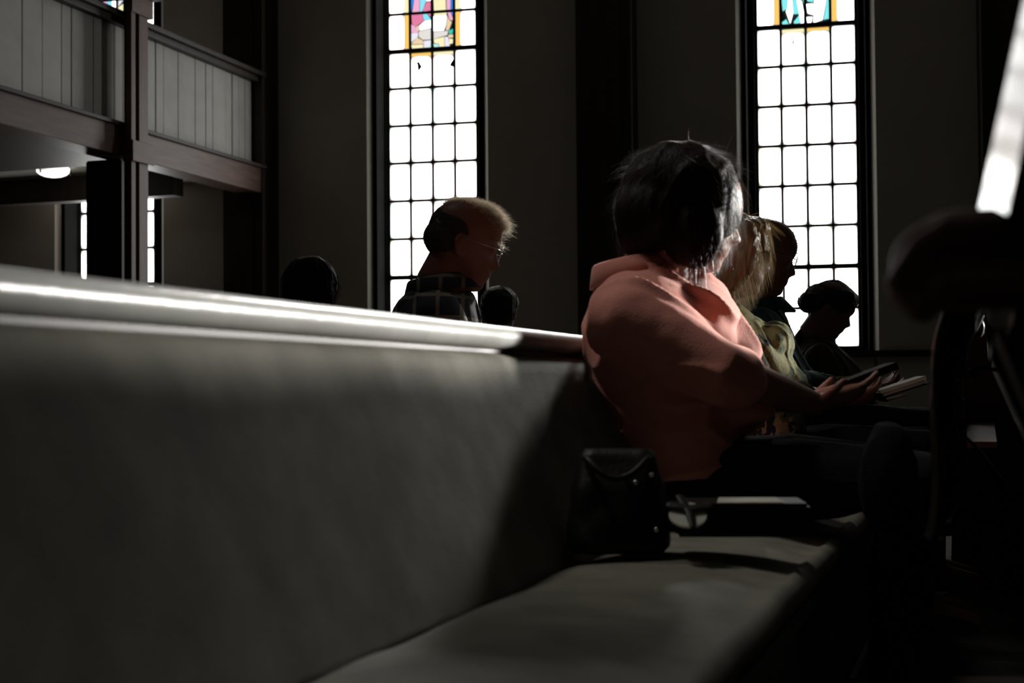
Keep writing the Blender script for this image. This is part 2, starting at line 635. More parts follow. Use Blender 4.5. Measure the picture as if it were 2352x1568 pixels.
# fragments of the pictures: (column, row) -> [(colour, polygon in pane coordinates)]
PICT1 = {
    (1, 8): [('magenta', [(.02, 1), (.55, 1), (.66, .80), (.22, .66), (.04, .75)]), ('pink', [(.0, .74), (.2, .67), (.36, .50), (.26, .46), (0, .5)]),
             ('sky', [(.57, 1), (.8, 1), (1, .84), (.95, .8), (.67, .8)]), ('magenta', [(.82, 1), (1, 1), (1, .9)]),
             ('snow', [(.67, .79), (1, .82), (1, .6), (.45, .55), (.42, .68)]), ('sand', [(.24, .66), (.42, .69), (.42, .55), (.30, .52)]),
             ('lilac', [(0, .48), (.36, .48), (.33, .36), (0, .22)]), ('pale', [(.38, .52), (1, .58), (1, .27), (.6, .27), (.38, .36)]),
             ('sand', [(.02, .2), (.3, .35), (.6, .25), (.62, .15), (.02, .17)]), ('cream', [(0, .15), (.6, .14), (.6, 0), (.05, 0)]),
             ('lilac', [(.63, .24), (1, .25), (.98, .12), (.84, .02), (.63, .02)]), ('mint', [(.86, .12), (1, .13), (1, .02), (.86, .02)])],
    (2, 8): [('cream', [(.05, 1), (.68, 1), (.66, .93), (.04, .93)]), ('snow', [(.02, .92), (.66, .92), (.62, .66), (.52, .5), (.02, .5)]),
             ('pink', [(.72, 1), (.88, 1), (.98, .82), (.95, .76), (.8, .8)]), ('blue', [(.89, 1), (1, 1), (1, .88)]),
             ('sand', [(.68, .92), (.78, .8), (.93, .72), (.78, .5), (.62, .5), (.66, .64)]), ('teal', [(.75, .48), (.99, .53), (.97, .40), (.8, .38)]),
             ('pale', [(.02, .48), (.74, .48), (.70, .36), (.02, .28)]), ('sand', [(.74, .37), (1, .37), (.98, .28), (.76, .28)]),
             ('mint', [(.0, .14), (.26, .12), (.28, .01), (.05, .01)]), ('cream', [(.02, .27), (.55, .32), (.55, .02), (.3, .02), (.28, .13), (.04, .16)]),
             ('lilac', [(.57, .32), (.74, .31), (.82, .03), (.57, .03)]), ('cream', [(.78, .26), (.98, .24), (.97, .12), (.8, .1)])],
    (1, 9): [('blue', [(0, 1), (.22, 1), (.12, .3), (.0, 0)]), ('pink', [(.24, 1), (.44, 1), (.42, 0), (.06, 0), (.14, .3)]), ('sky', [(.46, 1), (.72, 1), (.76, .3), (.56, .0), (.44, 0)]),
             ('snow', [(.74, 1), (1, 1), (1, .3), (.78, .3)]), ('magenta', [(.6, .05), (.78, .27), (1, .27), (1, .02), (.62, .0)])],
    (2, 9): [('cream', [(0, .8), (.6, 1), (.64, 0), (.04, 0)]), ('lilac', [(0, 1), (.3, 1), (0, .82)]), ('pink', [(.66, 1), (.9, 1), (.86, 0), (.68, 0)]), ('blue', [(.91, 1), (1, 1), (1, 0), (.88, 0)])],
}
PICT2 = {
    (1, 8): [('blush', [(.3, 1), (.84, 1), (.88, .66), (.55, .72), (.32, .84)]), ('snow', [(0, 1), (.28, 1), (.3, .8), (0, .76)]), ('snow', [(.86, 1), (1, 1), (1, .9)]),
             ('cyan', [(0, .74), (.28, .77), (.25, .45), (.05, .40)]), ('snow', [(.3, .8), (.46, .76), (.52, .35), (.38, .05), (.2, .38), (.27, .5)]),
             ('cyan', [(.48, .74), (.66, .68), (.82, .3), (.54, .3)]), ('snow', [(.68, .68), (.9, .64), (1, .3), (.98, .02), (.86, .02)]),
             ('cyan', [(.0, .1), (.2, .18), (.34, .02), (.08, 0)]), ('cyan', [(.54, .1), (.8, .28), (.84, .02), (.56, .0)]), ('cyan', [(.9, .86), (1, .86), (1, .5)])],
    (2, 8): [('lilac', [(0, 1), (.9, 1), (.88, .9), (.5, .82), (.05, .8)]), ('cyan', [(.02, .76), (.36, .76), (.3, .58), (.04, .62)]), ('snow', [(.38, .78), (.9, .84), (.84, .5), (.7, .1), (.3, .03), (.34, .55)]),
             ('snow', [(0, .55), (.3, .55), (.28, .25), (.05, .3)]), ('cyan', [(.9, .8), (1, .78), (1, .12), (.74, .1), (.86, .45)]), ('snow', [(0, .2), (.26, .2), (.2, .02), (.04, .03)])],
    (1, 9): [('snow', [(0, 1), (.4, 1), (.36, 0), (0, 0)]), ('blush', [(.42, 1), (.9, 1), (.84, 0), (.38, 0)]), ('cyan', [(.92, 1), (1, 1), (1, 0), (.87, 0)])],
    (2, 9): [('lilac', [(0, 1), (1, 1), (1, .5), (0, .4)]), ('cyan', [(0, .38), (1, .48), (1, 0), (0, 0)])],
}
PAT1 = {0: 'wyygpwoywpwg', 1: 'wpopypwwgyww', 2: 'wwwgppywpgyw', 3: 'wgpppgpgpwyg'}


def window(k, c, h, g, gm, pict, pat):
    root = bpy.data.objects.new('window_%d' % k, None)
    COL.objects.link(root)
    root.matrix_basis = WR @ Matrix.Translation((c, 0, 0))
    tag(root, kind='structure')
    mw = Matrix.Identity(4)

    def part(name, bm, m, sm=False):
        me = bpy.data.meshes.new(name)
        bmesh.ops.recalc_face_normals(bm, faces=bm.faces)
        bm.to_mesh(me); bm.free()
        for x in (m if isinstance(m, list) else [m]):
            me.materials.append(x)
        o = bpy.data.objects.new(name, me)
        COL.objects.link(o)
        o.parent = root
        return o
    go = GOFF[k]
    # frame: outer jamb boards, a rounded bead, stop
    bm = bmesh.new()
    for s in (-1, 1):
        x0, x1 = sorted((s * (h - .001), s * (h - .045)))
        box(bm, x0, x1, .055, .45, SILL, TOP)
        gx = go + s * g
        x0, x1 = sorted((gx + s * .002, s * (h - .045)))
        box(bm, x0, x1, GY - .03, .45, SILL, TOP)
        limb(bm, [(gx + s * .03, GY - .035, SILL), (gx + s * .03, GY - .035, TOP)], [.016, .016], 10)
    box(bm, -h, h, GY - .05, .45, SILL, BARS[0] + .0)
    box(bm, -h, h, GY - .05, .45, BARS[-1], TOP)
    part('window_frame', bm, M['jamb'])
    bm = bmesh.new()
    box(bm, -h, h, -.06, GY, SILL - .06, SILL, bev=.006)
    part('window_sill', bm, M['woodblack'])
    # leads
    bm = bmesh.new()
    cw = 2 * g / 4
    for i in range(5):
        x = go - g + i * cw
        t = .0135 if 0 < i < 4 else .016
        for j in range(len(BARS) - 1):
            dx = random.uniform(-.0015, .0015)
            box(bm, x - t + dx, x + t + dx, GY - .008, GY + .012, BARS[j], BARS[j + 1])
    for z in BARS:
        t = .014 if z not in THICK else .024
        box(bm, go - g, go + g, GY - (.008 if z not in THICK else .03), GY + .012, z - t, z + t)
        for i in range(5):
            x = go - g + i * cw
            q = t + .016
            vs = [bm.verts.new((x + q * 1.25 * cos(a * pi / 4) * (.62 if a % 2 else 1), GY - .009, z + q * 1.15 * sin(a * pi / 4) * (.62 if a % 2 else 1))) for a in range(8)]
            vb = [bm.verts.new((v.co.x, GY + .010, v.co.z)) for v in vs]
            bm.faces.new(vs); bm.faces.new(vb[::-1])
            for a in range(8):
                bm.faces.new((vs[a], vs[(a + 1) % 8], vb[(a + 1) % 8], vb[a]))
    part('leading', bm, M['lead'])
    # panes
    bm = bmesh.new()
    uvl = bm.loops.layers.uv.new('UVMap')
    keys = 'wgpyo'
    for j in range(len(BARS) - 1):
        z0, z1 = BARS[j], BARS[j + 1]
        for i in range(4):
            x0, x1 = go - g + i * cw, go - g + (i + 1) * cw
            if pict and (i, min(j, 9) if j > 8 else j) in pict and j >= 8:
                pl = pict[(i, min(j, 9))]
                for cn, poly in pl:
                    m0 = .10
                    f = bm.faces.new([bm.verts.new((x0 + .012 + (x1 - x0 - .024) * px, GY, z0 + .014 + (z1 - z0 - .028) * pz)) for px, pz in poly])
                    f.material_index = 5 + CN.index(cn)
                continue
            split = pict is not None and j >= 8 and i in (0, 3)
            segs = [(x0, x1, pat[i][j % len(pat[i])] if pat else random.choice('wwwgpy'), None)]
            if split:
                q = .26
                if i == 0: segs = [(x0, x1 - cw * q, 'w' if j != 8 else 'p', None), (x1 - cw * q, x1, None, 'cream' if j != 8 else 'gold')]
                else: segs = [(x0 + cw * q, x1, 'w' if j != 8 else 'p', None), (x0, x0 + cw * q, None, 'cream' if j != 8 else 'gold')]
            zt = z1
            if pict is not None and j == 7 and i in (1, 2):
                # an amber top piece above the inscription
                f = bm.faces.new([bm.verts.new(p) for p in ((x0, GY, z1 - .055), (x1, GY, z1 - .055), (x1, GY, z1), (x0, GY, z1))])
                f.material_index = 5 + CN.index('gold' if (i == 1) == (pict is PICT1) else 'cream')
                zt = z1 - .055
            for a, b, kk, cc in segs:
                f = bm.faces.new([bm.verts.new(p) for p in ((a, GY, z0), (b, GY, z0), (b, GY, zt), (a, GY, zt))])
                f.material_index = keys.index(kk) if kk else 5 + CN.index(cc)
                for lp, uvc in zip(f.loops, ((0, 0), (1, 0), (1, 1), (0, 1))):
                    lp[uvl].uv = uvc
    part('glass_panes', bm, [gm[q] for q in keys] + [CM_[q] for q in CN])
    if pict is not None:
        # backing lead behind the coloured pieces, so that their joints read dark
        bm = bmesh.new()
        box(bm, go - g, go + g, GY + .02, GY + .03, BARS[8], BARS[-1])
        part('lead_backing', bm, M['lead'])
        # what is left readable of the inscription: dark fragments of painted capitals
        bm = bmesh.new()
        zc = 4.135

        def glyph(pts, x, z=zc, s=.05):
            f = [bm.verts.new((go + x + px * s, GY - .004, z + pz * s)) for px, pz in pts]
            b_ = [bm.verts.new((v.co.x, GY - .001, v.co.z)) for v in f]
            bm.faces.new(f); bm.faces.new(b_[::-1])
            for a in range(len(f)):
                bm.faces.new((f[a], f[(a + 1) % len(f)], b_[(a + 1) % len(f)], b_[a]))
        if pict is PICT1:
            glyph([(-.3, .8), (.5, 1), (1.0, .1), (1.5, -.6), (1.0, -.3), (.6, -.9), (.2, -.8), (.1, .4)], -.17)
            glyph([(0, .8), (.5, .9), (.6, .3)], -.095, s=.035)
            glyph([(0, -.6), (.5, .0), (.7, -.7)], -.06, s=.035)
            glyph([(0, .2), (.5, .6), (.5, -.8), (.1, -.6)], .125, s=.035)
            glyph([(-.9, .8), (-.4, .9), (-.3, .2)], .185, s=.035)
            glyph([(0, .3), (.7, 1.2), (.75, -.6), (.1, -.5), (-.2, -.2)], .20)
            for q in range(6):
                glyph([(0, .8), (.14, .8), (.2, -.6), (.06, -.6)], .02 + q * .026, s=.035)
        else:
            glyph([(0, .7), (.4, .7), (.5, .1), (.3, -.5), (.6, -.8), (0, -.8)], -.13, zc - .0, .04)
            for q in range(7):
                glyph([(0, .2), (.3, .3), (.4, .1)], -.19 + q * .055, zc - .01, .03)
        part('inscription', bm, M['lead'])
    return root


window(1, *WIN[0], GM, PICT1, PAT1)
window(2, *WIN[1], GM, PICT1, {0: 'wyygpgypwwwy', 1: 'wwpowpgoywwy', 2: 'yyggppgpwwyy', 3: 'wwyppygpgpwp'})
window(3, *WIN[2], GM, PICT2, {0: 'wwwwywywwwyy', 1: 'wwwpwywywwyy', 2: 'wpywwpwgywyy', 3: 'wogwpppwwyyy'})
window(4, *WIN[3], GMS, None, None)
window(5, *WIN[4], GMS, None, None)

# ------------------------------------------------------------------ balcony on the left
BO = Vector((-2.60, 14.57, 0))           # far end of the balcony front, near the wall
BD = Vector((-.33, -1, 0)).normalized()  # runs towards the camera
BN = Vector((1, -.33, 0)).normalized()   # faces the nave
BM = Matrix(((BD.x, BN.x, 0, BO.x), (BD.y, BN.y, 0, BO.y), (0, 0, 1, 0), (0, 0, 0, 1)))  # x along, y out into the nave, z up (left-handed is fixed below)
BM = Matrix(((BD.x, -BN.x, 0, BO.x), (BD.y, -BN.y, 0, BO.y), (0, 0, 1, 0), (0, 0, 0, 1)))  # y now points away from the nave
PT, PB, BB = 3.89, 3.04, 2.75
bal = bpy.data.objects.new('balcony', None)
COL.objects.link(bal)
bal.matrix_basis = BM
tag(bal, 'church balcony on the left with a front of white upright boards over a brown beam', 'balcony')


def bpart(name, bm, m, parent):
    me = bpy.data.meshes.new(name)
    bmesh.ops.recalc_face_normals(bm, faces=bm.faces)
    bm.to_mesh(me); bm.free()
    me.materials.append(m)
    o = bpy.data.objects.new(name, me)
    COL.objects.link(o)
    o.parent = parent
    return o


bm = bmesh.new()
x = 0.0
rb = random.Random(3)
while x < 6.2:
    wd = rb.choice((.13, .13, .19, .25, .13, .19, .30))
    d0 = rb.uniform(-.004, .004)
    box(bm, x + .004, x + wd - .004, d0, .05, PB, PT, bev=.004)
    x += wd
box(bm, 0, 6.3, .03, .07, PB, PT)
bpart('board_front', bm, M['panel'], bal)
bm = bmesh.new()
box(bm, 0, 6.3, -.09, .16, PB - .285, PB - .03, bev=.008)
bpart('fascia_beam', bm, M['woodh'], bal)
bm = bmesh.new()
box(bm, 0, 6.3, -.12, .02, PB - .035, PB + .0, bev=.006)
box(bm, 0, 6.3, -.05, .02, PB + .0, PB + .02, bev=.003)
bpart('lower_moulding', bm, M['woodblack'], bal)
bm = bmesh.new()
box(bm, 0, 6.3, -.07, .12, PT, PT + .06, bev=.008)
box(bm, 0, 6.3, -.11, .15, PT + .06, PT + .11, bev=.01)
bpart('top_rail', bm, M['woodblack'], bal)
bm = bmesh.new()
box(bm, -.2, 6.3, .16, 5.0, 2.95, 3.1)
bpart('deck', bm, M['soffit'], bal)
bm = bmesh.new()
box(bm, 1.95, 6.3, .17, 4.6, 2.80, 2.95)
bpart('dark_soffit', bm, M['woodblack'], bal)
bm = bmesh.new()
box(bm, 0.45, .62, .6, 4.9, 2.70, 2.95)
bpart('cross_beam', bm, M['woodblack'], bal)


# post in front of the balcony
def along(px, out=.2):
    # how far along the balcony front a picture column lies
    d = ray(px, 300)
    k = d.x / d.y
    o = BO + BN * out
    return (o.x - k * o.y) / (k * BD.y - BD.x)


s0, s1 = along(348), along(299)
post = bpy.data.objects.new('panelled_post', None)
COL.objects.link(post)
post.matrix_basis = BM @ Matrix.Translation(((s0 + s1) / 2, -.2, 0))
hw = abs(s1 - s0) / 2 * .97
tag(post, 'tall brown panelled wooden post standing against the balcony front', 'post')
bm = bmesh.new()
box(bm, -hw + .02, hw - .01, .03, .07, 0, 4.12)
bpart('core', bm, M['woodblack'], post)
for a, b in ((hw - .07, hw - .005), (-.105, .035)):
    bm = bmesh.new()
    box(bm, a, b, -.005, .05, 0, 2.72, bev=.004)
    box(bm, a, b, -.005, .05, 2.87, 4.0, bev=.004)
    bpart('stile', bm, M['wood'], post)
bm = bmesh.new()
box(bm, -hw - .01, hw + .01, -.03, .07, 2.70, 2.88, bev=.005)
bpart('collar_block', bm, M['woodh'], post)
bm = bmesh.new()
box(bm, -hw - .005, hw + .005, -.02, .07, 3.98, 4.15, bev=.005)
bpart('cap_block', bm, M['woodh'], post)
bm = bmesh.new()
box(bm, -hw - .06, hw + .06, -.07, .07, 4.15, 4.19, bev=.006)
bpart('cap', bm, M['woodblack'], post)

# round-cornered dark column under the beam
cx = W(257, 640, 12.4)
bm = bmesh.new()
obox(bm, (cx.x, cx.y, 1.375), BD, BN, (0, 0, 1), .13, .18, 1.375, bev=.012)
tag(obj('column', bm, M['woodblack']), 'square black column under the balcony beam, left of the brown post', 'column')

# ceiling light under the balcony
lc = W(122, 376, 13.9)
lc.z = 2.95 - .002
lamp = empty('ceiling_light', (lc.x, lc.y, 2.95), 'lit white bowl ceiling light under the balcony', 'ceiling light')
lamp.location = (lc.x, lc.y, 2.95)
R_ = .158
bm = bmesh.new()
prof = [(.9, 0), (1, .01), (1, .045), (.97, .05), (.93, .056), (.80, .074), (.55, .090), (.25, .099), (.02, .101)]
rings = [[Vector((lc.x + R_ * r_ * cos(2 * pi * j / 40), lc.y + R_ * r_ * sin(2 * pi * j / 40), 2.945 - z_)) for j in range(40)] for r_, z_ in prof]
ring_loft(bm, rings)
obj('lamp_bowl', bm, M['lamp'], lamp, True)
bm = bmesh.new()
for z_ in (.047,):
    pts = [(lc.x + R_ * 1.015 * cos(a * pi / 20), lc.y + R_ * 1.015 * sin(a * pi / 20), 2.945 - z_) for a in range(41)]
    limb(bm, pts, [.004] * 41, 6)
for a in (.2, 2.2, 4.2):
    box(bm, lc.x + R_ * cos(a) - .008, lc.x + R_ * cos(a) + .008, lc.y + R_ * sin(a) - .008, lc.y + R_ * sin(a) + .008, 2.87, 2.95)
obj('lamp_ring', bm, M['eyeglass'], lamp, True)

# ================================================================== PEWS
SL = .335
U3_ = Vector((0, 0, 1))
PU = Vector((SL, 1, 0)).normalized()       # along a pew, away from the camera
PN = Vector((1, -SL, 0)).normalized()      # the way the sitters face
P0 = Vector((.15, 3.1, 0))                 # a point under the top edge of the camera's own pew back


def pewpt(t, off, z):
    """t metres along the pew from P0, off metres towards the sitters' front"""
    return P0 + PU * t + PN * off + Vector((0, 0, z))


def pew(shift, t0, t1, label, group=None, endL=True, endR=True, rear=True, rack0=.3):
    root = empty('church_pew', pewpt((t0 + t1) / 2, shift, 0), label, 'pew', group)

    def sweep(profile, name, m, bulge=None, n=90, smooth=True, e=0, e1=None):
        e1 = e if e1 is None else e1
        bm = bmesh.new()
        rings = []
        for i in range(n + 1):
            t = t0 + e + (t1 - t0 - e - e1) * i / n
            r = []
            for k, (o_, z_) in enumerate(profile):
                p = pewpt(t, shift + o_, z_)
                if bulge:
                    p = bulge(p, t, o_, z_)
                r.append(p)
            rings.append(r)
        ring_loft(bm, rings)
        return obj(name, bm, m, root, smooth)
    ST, TT = .45, .859      # seat and top heights

    def line(z):    # front face of the upholstered back
        return .15 * (TT - .03 - z) / (TT - .03 - ST)
    prof = []
    zs = [ST - .03 + (TT - .056 - ST + .03) * i / 14 for i in range(15)]
    for z in zs:
        prof.append((line(z), z))
    prof += [(-.004, TT - .050), (-.018, TT - .046), (-.055, TT - .046), (-.06, TT - .07)]
    for z in zs[::-1]:
        prof.append((line(z) - .062 if z < TT - .07 else -.06, z))

    def bulge(p, t, o_, z_):
        f = noise.noise(Vector((t * 3.1 + shift, z_ * 5, 0))) * .004
        return p + PN * f
    sweep(prof, 'back_cushion', M['pewfab'], bulge)
    # top rail: rounded pale bar
    prof = []
    c0, cz = -.037, TT - .016
    for a in range(20):
        t = 2 * pi * a / 20
        prof.append((c0 + .043 * math.copysign(abs(cos(t)) ** .7, cos(t)), cz + .023 * math.copysign(abs(sin(t)) ** .7, sin(t))))
    sweep(prof, 'top_rail', M['pewtop'])
    sweep([(-.055, TT - .075), (-.02, TT - .075), (-.02, TT - .025), (-.055, TT - .025)], 'rail_support', M['woodblack'], smooth=False)
    # seat cushion
    prof = []
    d0, d1 = .155, .555
    for i in range(15):
        q = i / 14
        prof.append((d0 + (d1 - .03 - d0) * q, ST - .012 + .022 * sin(pi * min(1, q * 1.05)) ** .6 * (1 if q < 1 else .8)))
    for a in range(1, 8):
        t = pi / 2 - pi * a / 8
        prof.append((d1 - .03 + .032 * cos(t), ST - .035 + .03 * sin(t)))
    prof += [(d1 - .03, ST - .07), (d0, ST - .07)]

    def bulge2(p, t, o_, z_):
        if z_ < ST - .05: return p
        g = noise.noise(Vector((t * 5, o_ * 7, 3)))
        g2 = noise.noise(Vector((t * 17, o_ * 9, 7)))
        fr = max(0, (o_ - d0) / (d1 - d0))
        return p + Vector((0, 0, .006 * g + .004 * g2 * fr))
    sweep(prof, 'seat_cushion', M['pewfab'], bulge2, n=140)
    sweep([(.10, ST - .10), (.54, ST - .10), (.54, ST - .071), (.10, ST - .071)], 'seat_board', M['woodblack'], smooth=False)
    sweep([(.48, .02), (.50, .02), (.50, ST - .10), (.48, ST - .10)], 'front_apron', M['woodblack'], smooth=False)
    sweep([(line(ST - .1) - .075, ST - .1), (-.062, TT - .06), (-.070, TT - .06), (line(ST - .1) - .083, ST - .1)], 'rear_panel', M['woodblack'], smooth=False)
    if rear:
        # book rack on the rear
        sweep([(-.17, .60), (-.062, .60), (-.062, .615), (-.158, .615), (-.158, .70), (-.17, .70)], 'book_rack', M['wood'], smooth=False, e=rack0, e1=.1)
    for flag, t in ((endL, t0), (endR, t1)):
        if not flag: continue
        bm = bmesh.new()
        out = [(-.22, 0), (.60, 0), (.60, .10), (.54, .22), (.56, .52), (.58, .60), (.52, .64), (.30, .64), (.14, .70), (.03, .88), (-.05, .93), (-.15, .92), (-.20, .86), (-.205, .4)]
        a = [bm.verts.new(pewpt(t - .02, shift + o_, z_)) for o_, z_ in out]
        b = [bm.verts.new(pewpt(t + .02, shift + o_, z_)) for o_, z_ in out]
        bm.faces.new(a); bm.faces.new(b[::-1])
        k = len(out)
        for i in range(k):
            bm.faces.new((a[i], a[(i + 1) % k], b[(i + 1) % k], b[i]))
        obj('end_panel', bm, M['woodblack'], root)
    return root


pew(0, -3.4, 3.6, 'long grey upholstered pew the photo looks along, with a pale rail on its back', endL=False)
pew(.92, -1.6, 2.40, 'dark pew in front of the seated people, seen from behind at the right edge', endL=False, rack0=2.12)
pew(-.90, -1.5, 4.2, 'pew behind the grey pew, with the person in the plaid shirt on it')
pew(-1.80, -1.2, 4.8, 'furthest pew back, with the two heads seen over the pale rail')


# ================================================================== PEOPLE
def lerp_tab(tab, z):
    """tab: rows (z, a, b, ...) with falling or rising z"""
    if tab[0][0] > tab[-1][0]:
        tab = tab[::-1]
    if z <= tab[0][0]: return tab[0][1:]
    for a, b in zip(tab[:-1], tab[1:]):
        if a[0] <= z <= b[0]:
            t = (z - a[0]) / (b[0] - a[0])
            return [p * (1 - t) + q * t for p, q in zip(a[1:], b[1:])]
    return tab[-1][1:]


# height (chin 0, crown 1): profile with nose, profile without nose, back of the head, half width
HEAD = [
    (.995, .10, .10, -.16, .12), (.97, .19, .19, -.25, .20), (.93, .265, .265, -.33, .265), (.88, .32, .32, -.385, .305), (.80, .37, .37, -.44, .335), (.70, .395, .395, -.47, .35),
    (.63, .41, .405, -.475, .347), (.595, .415, .405, -.47, .343), (.56, .39, .385, -.465, .338), (.53, .39, .378, -.455, .333), (.48, .425, .378, -.44, .327), (.43, .46, .38, -.415, .32),
    (.385, .488, .385, -.39, .312), (.355, .490, .388, -.37, .305), (.335, .465, .39, -.36, .302), (.315, .425, .395, -.345, .298), (.29, .405, .398, -.33, .292), (.262, .413, .408, -.31, .285),
    (.238, .42, .415, -.30, .28), (.218, .398, .398, -.29, .272), (.195, .41, .408, -.28, .265), (.165, .388, .388, -.27, .25), (.13, .375, .375, -.26, .235), (.09, .385, .385, -.25, .21),
    (.05, .375, .375, -.245, .185), (.015, .34, .34, -.24, .165), (-.02, .25, .25, -.24, .15), (-.045, .12, .12, -.235, .14),
]


class Person:
    def __init__(self, name_label, d, px0, tip, unit, phi, label, group=None, seat_px=None, cat='person'):
        self.d = d
        o = W(px0, 890, d)
        dr = Vector((o.x, o.y, 0)).normalized()
        self.L = dr                                  # away from the camera
        self.F = Vector((dr.y, -dr.x, 0))            # facing right
        self.U = Vector((0, 0, 1))
        self.O = o
        self.m = (Vector((o.x, o.y, 0)).length) / FPX / (dr.y ** 0) * 1.0
        sp = self.Q(*(seat_px or (px0, 1100)))
        self.root = empty('person', (sp.x, sp.y, .45), label, cat, group)
        self.head_set(tip, unit, phi)

    def turn(self, px, py, unit, phi, yaw):
        """face away from the camera by yaw degrees; the middle of the head stays at the picture point"""
        c = self.Q(px, py)
        a = radians(yaw)
        f, l = self.F.copy(), self.L.copy()
        self.F, self.L = f * cos(a) + l * sin(a), l * cos(a) - f * sin(a)
        ph = radians(phi)
        self.ex = self.F * cos(ph) - self.U * sin(ph)
        self.ez = self.F * sin(ph) + self.U * cos(ph)
        self.ho = c - (self.ex * -.02 + self.ez * .45) * self.s

    def Q(self, px, py, lat=0.0):
        d = ray(px, py)
        c = Vector((0, 0, CZ))
        t = (self.O - c).dot(self.L) / d.dot(self.L)
        return c + d * t + self.L * lat

    def head_set(self, tip, unit, phi):
        ph = radians(phi)
        self.s = unit * self.m
        self.ex = self.F * cos(ph) - self.U * sin(ph)
        self.ez = self.F * sin(ph) + self.U * cos(ph)
        self.ho = self.Q(*tip) - (self.ex * .49 + self.ez * .355) * self.s

    def H(self, x, y, z):
        return self.ho + (self.ex * x + self.L * y + self.ez * z) * self.s

    def head(self, bm, tab=HEAD, n=100, k=90, grow=0.0, zmin=-.045, zmax=.995, eyes=True):
        rings = []
        for i in range(k + 1):
            q = i / k
            z = zmin + (zmax - zmin) * (1 - (1 - q) ** 1.25)
            fr, fb, bk, hw = lerp_tab(tab, z)
            c, a = (fb + bk) / 2, (fb - bk) / 2
            r = []
            for j in range(n):
                t = 2 * pi * j / n
                ct, st = cos(t), sin(t)
                x = c + (a + grow) * math.copysign(abs(ct) ** .86, ct)
                y = (hw + grow) * math.copysign(abs(st) ** .92, st)
                if ct > 0:
                    wn = .045 + .04 * exp(-((z - .35) / .07) ** 2)
                    x += (fr - fb) * exp(-(y / wn) ** 2)
                    if eyes:
                        for s in (-1, 1):
                            x -= .05 * exp(-((y - s * .15) / .085) ** 2 - ((z - .53) / .05) ** 2)
                        x += .012 * exp(-((abs(y) - .10) / .05) ** 2 - ((z - .34) / .04) ** 2)
                r.append(self.H(x, y, z))
            rings.append(r)
        ring_loft(bm, rings)
        if eyes:
            for s in (-1, 1):
                blob(bm, self.H(.318, s * .15, .53), .062 * self.s, .062 * self.s, .058 * self.s, self.ex, self.L, self.ez, 16, 10)
                # ear
                blob(bm, self.H(-.05, s * .345, .44), .075 * self.s, .03 * self.s, .13 * self.s, (self.ex * .95 - self.ez * .25 + self.L * s * -.25), self.L, self.ez, 16, 12)

    def hand(self, bm, wrist, tipdir, palmn, side, curl=.5, size=.18):
        """wrist -> fingers along tipdir, palm facing palmn, thumb leaves on `side`"""
        t = tipdir.normalized()
        nrm = (palmn - t * palmn.dot(t)).normalized()
        s_ = t.cross(nrm).normalized() * side
        pl = size * .5
        # palm
        limb(bm, [wrist, wrist + t * pl * .45, wrist + t * pl * .95], [size * .15, size * .21, size * .21], 14, flat=(nrm, .55))
        for i, (off, ln) in enumerate(((.145, .86), (.05, .95), (-.05, .88), (-.14, .70))):
            b = wrist + t * pl * .95 + s_ * size * off
            l = size * .48 * ln
            c1 = curl * .6
            d1 = (t * cos(c1) + nrm * sin(c1))
            d2 = (t * cos(c1 * 2.4) + nrm * sin(c1 * 2.4))
            d3 = (t * cos(c1 * 3.6) + nrm * sin(c1 * 3.6))
            p1 = b + d1 * l * .45
            p2 = p1 + d2 * l * .32
            p3 = p2 + d3 * l * .23
            limb(bm, [b - t * .012, p1, p2, p3], [.0088, .0082, .0075, .0066], 10)
        b = wrist + t * pl * .25 + s_ * size * .15
        p1 = b + (t * .6 + s_ * .75 + nrm * .25).normalized() * size * .2
        p2 = p1 + (t * .85 + s_ * .2 + nrm * .4).normalized() * size * .17
        limb(bm, [b, p1, p2], [.013, .0105, .008], 10)

    def trunk(self, sl):
        """rows (py, centre px, half depth px, half width m)"""
        return [(self.Q(cx_, py), hd * self.m, hw_) for py, cx_, hd, hw_ in sl]


def grow_sl(sl, g):
    return [(c, a + g, b + g) for c, a, b in sl]


def shrink(sl, g, gz=None):
    return [(c, max(.02, a - g), max(.02, b - g)) for c, a, b in sl]


def folds(amp, freq, dirv, seed=0, amp2=0.0, cut=None):
    """cloth folds running along dirv"""
    dv = Vector(dirv).normalized()

    def f(p, nrm):
        a = p.dot(dv)
        q = p - dv * (a * .8)
        v_ = noise.noise(Vector((q.x * freq + seed, q.y * freq, q.z * freq)))
        w_ = noise.noise(Vector((p.x * freq * .4 - seed, p.y * freq * .4, p.z * freq * .4)))
        r_ = amp * (1.5 * max(0, 1 - abs(v_) * 3.2) ** 2 - .35) + amp * .8 * w_
        if amp2:
            r_ += amp2 * noise.noise(p * freq * 4)
        return r_
    return f


def surf_roots(o, keep, count, length, dirf, rnd):
    """roots for strands over object o (world-space mesh): keep(p, n) in 0..1, dirf(p, n) -> direction, bend"""
    me = o.data
    out = []
    polys = me.polygons
    n = len(polys)
    tries = 0
    while len(out) < count and tries < count * 40:
        tries += 1
        p = polys[rnd.randrange(n)]
        c = p.center + Vector((rnd.uniform(-1, 1), rnd.uniform(-1, 1), rnd.uniform(-1, 1))) * .002
        k = keep(c, p.normal)
        if rnd.random() > k: continue
        d, bend = dirf(c, p.normal)
        out.append((c - p.normal * .002, d.normalized(), length * rnd.uniform(.5, 1.15), bend))
    return out


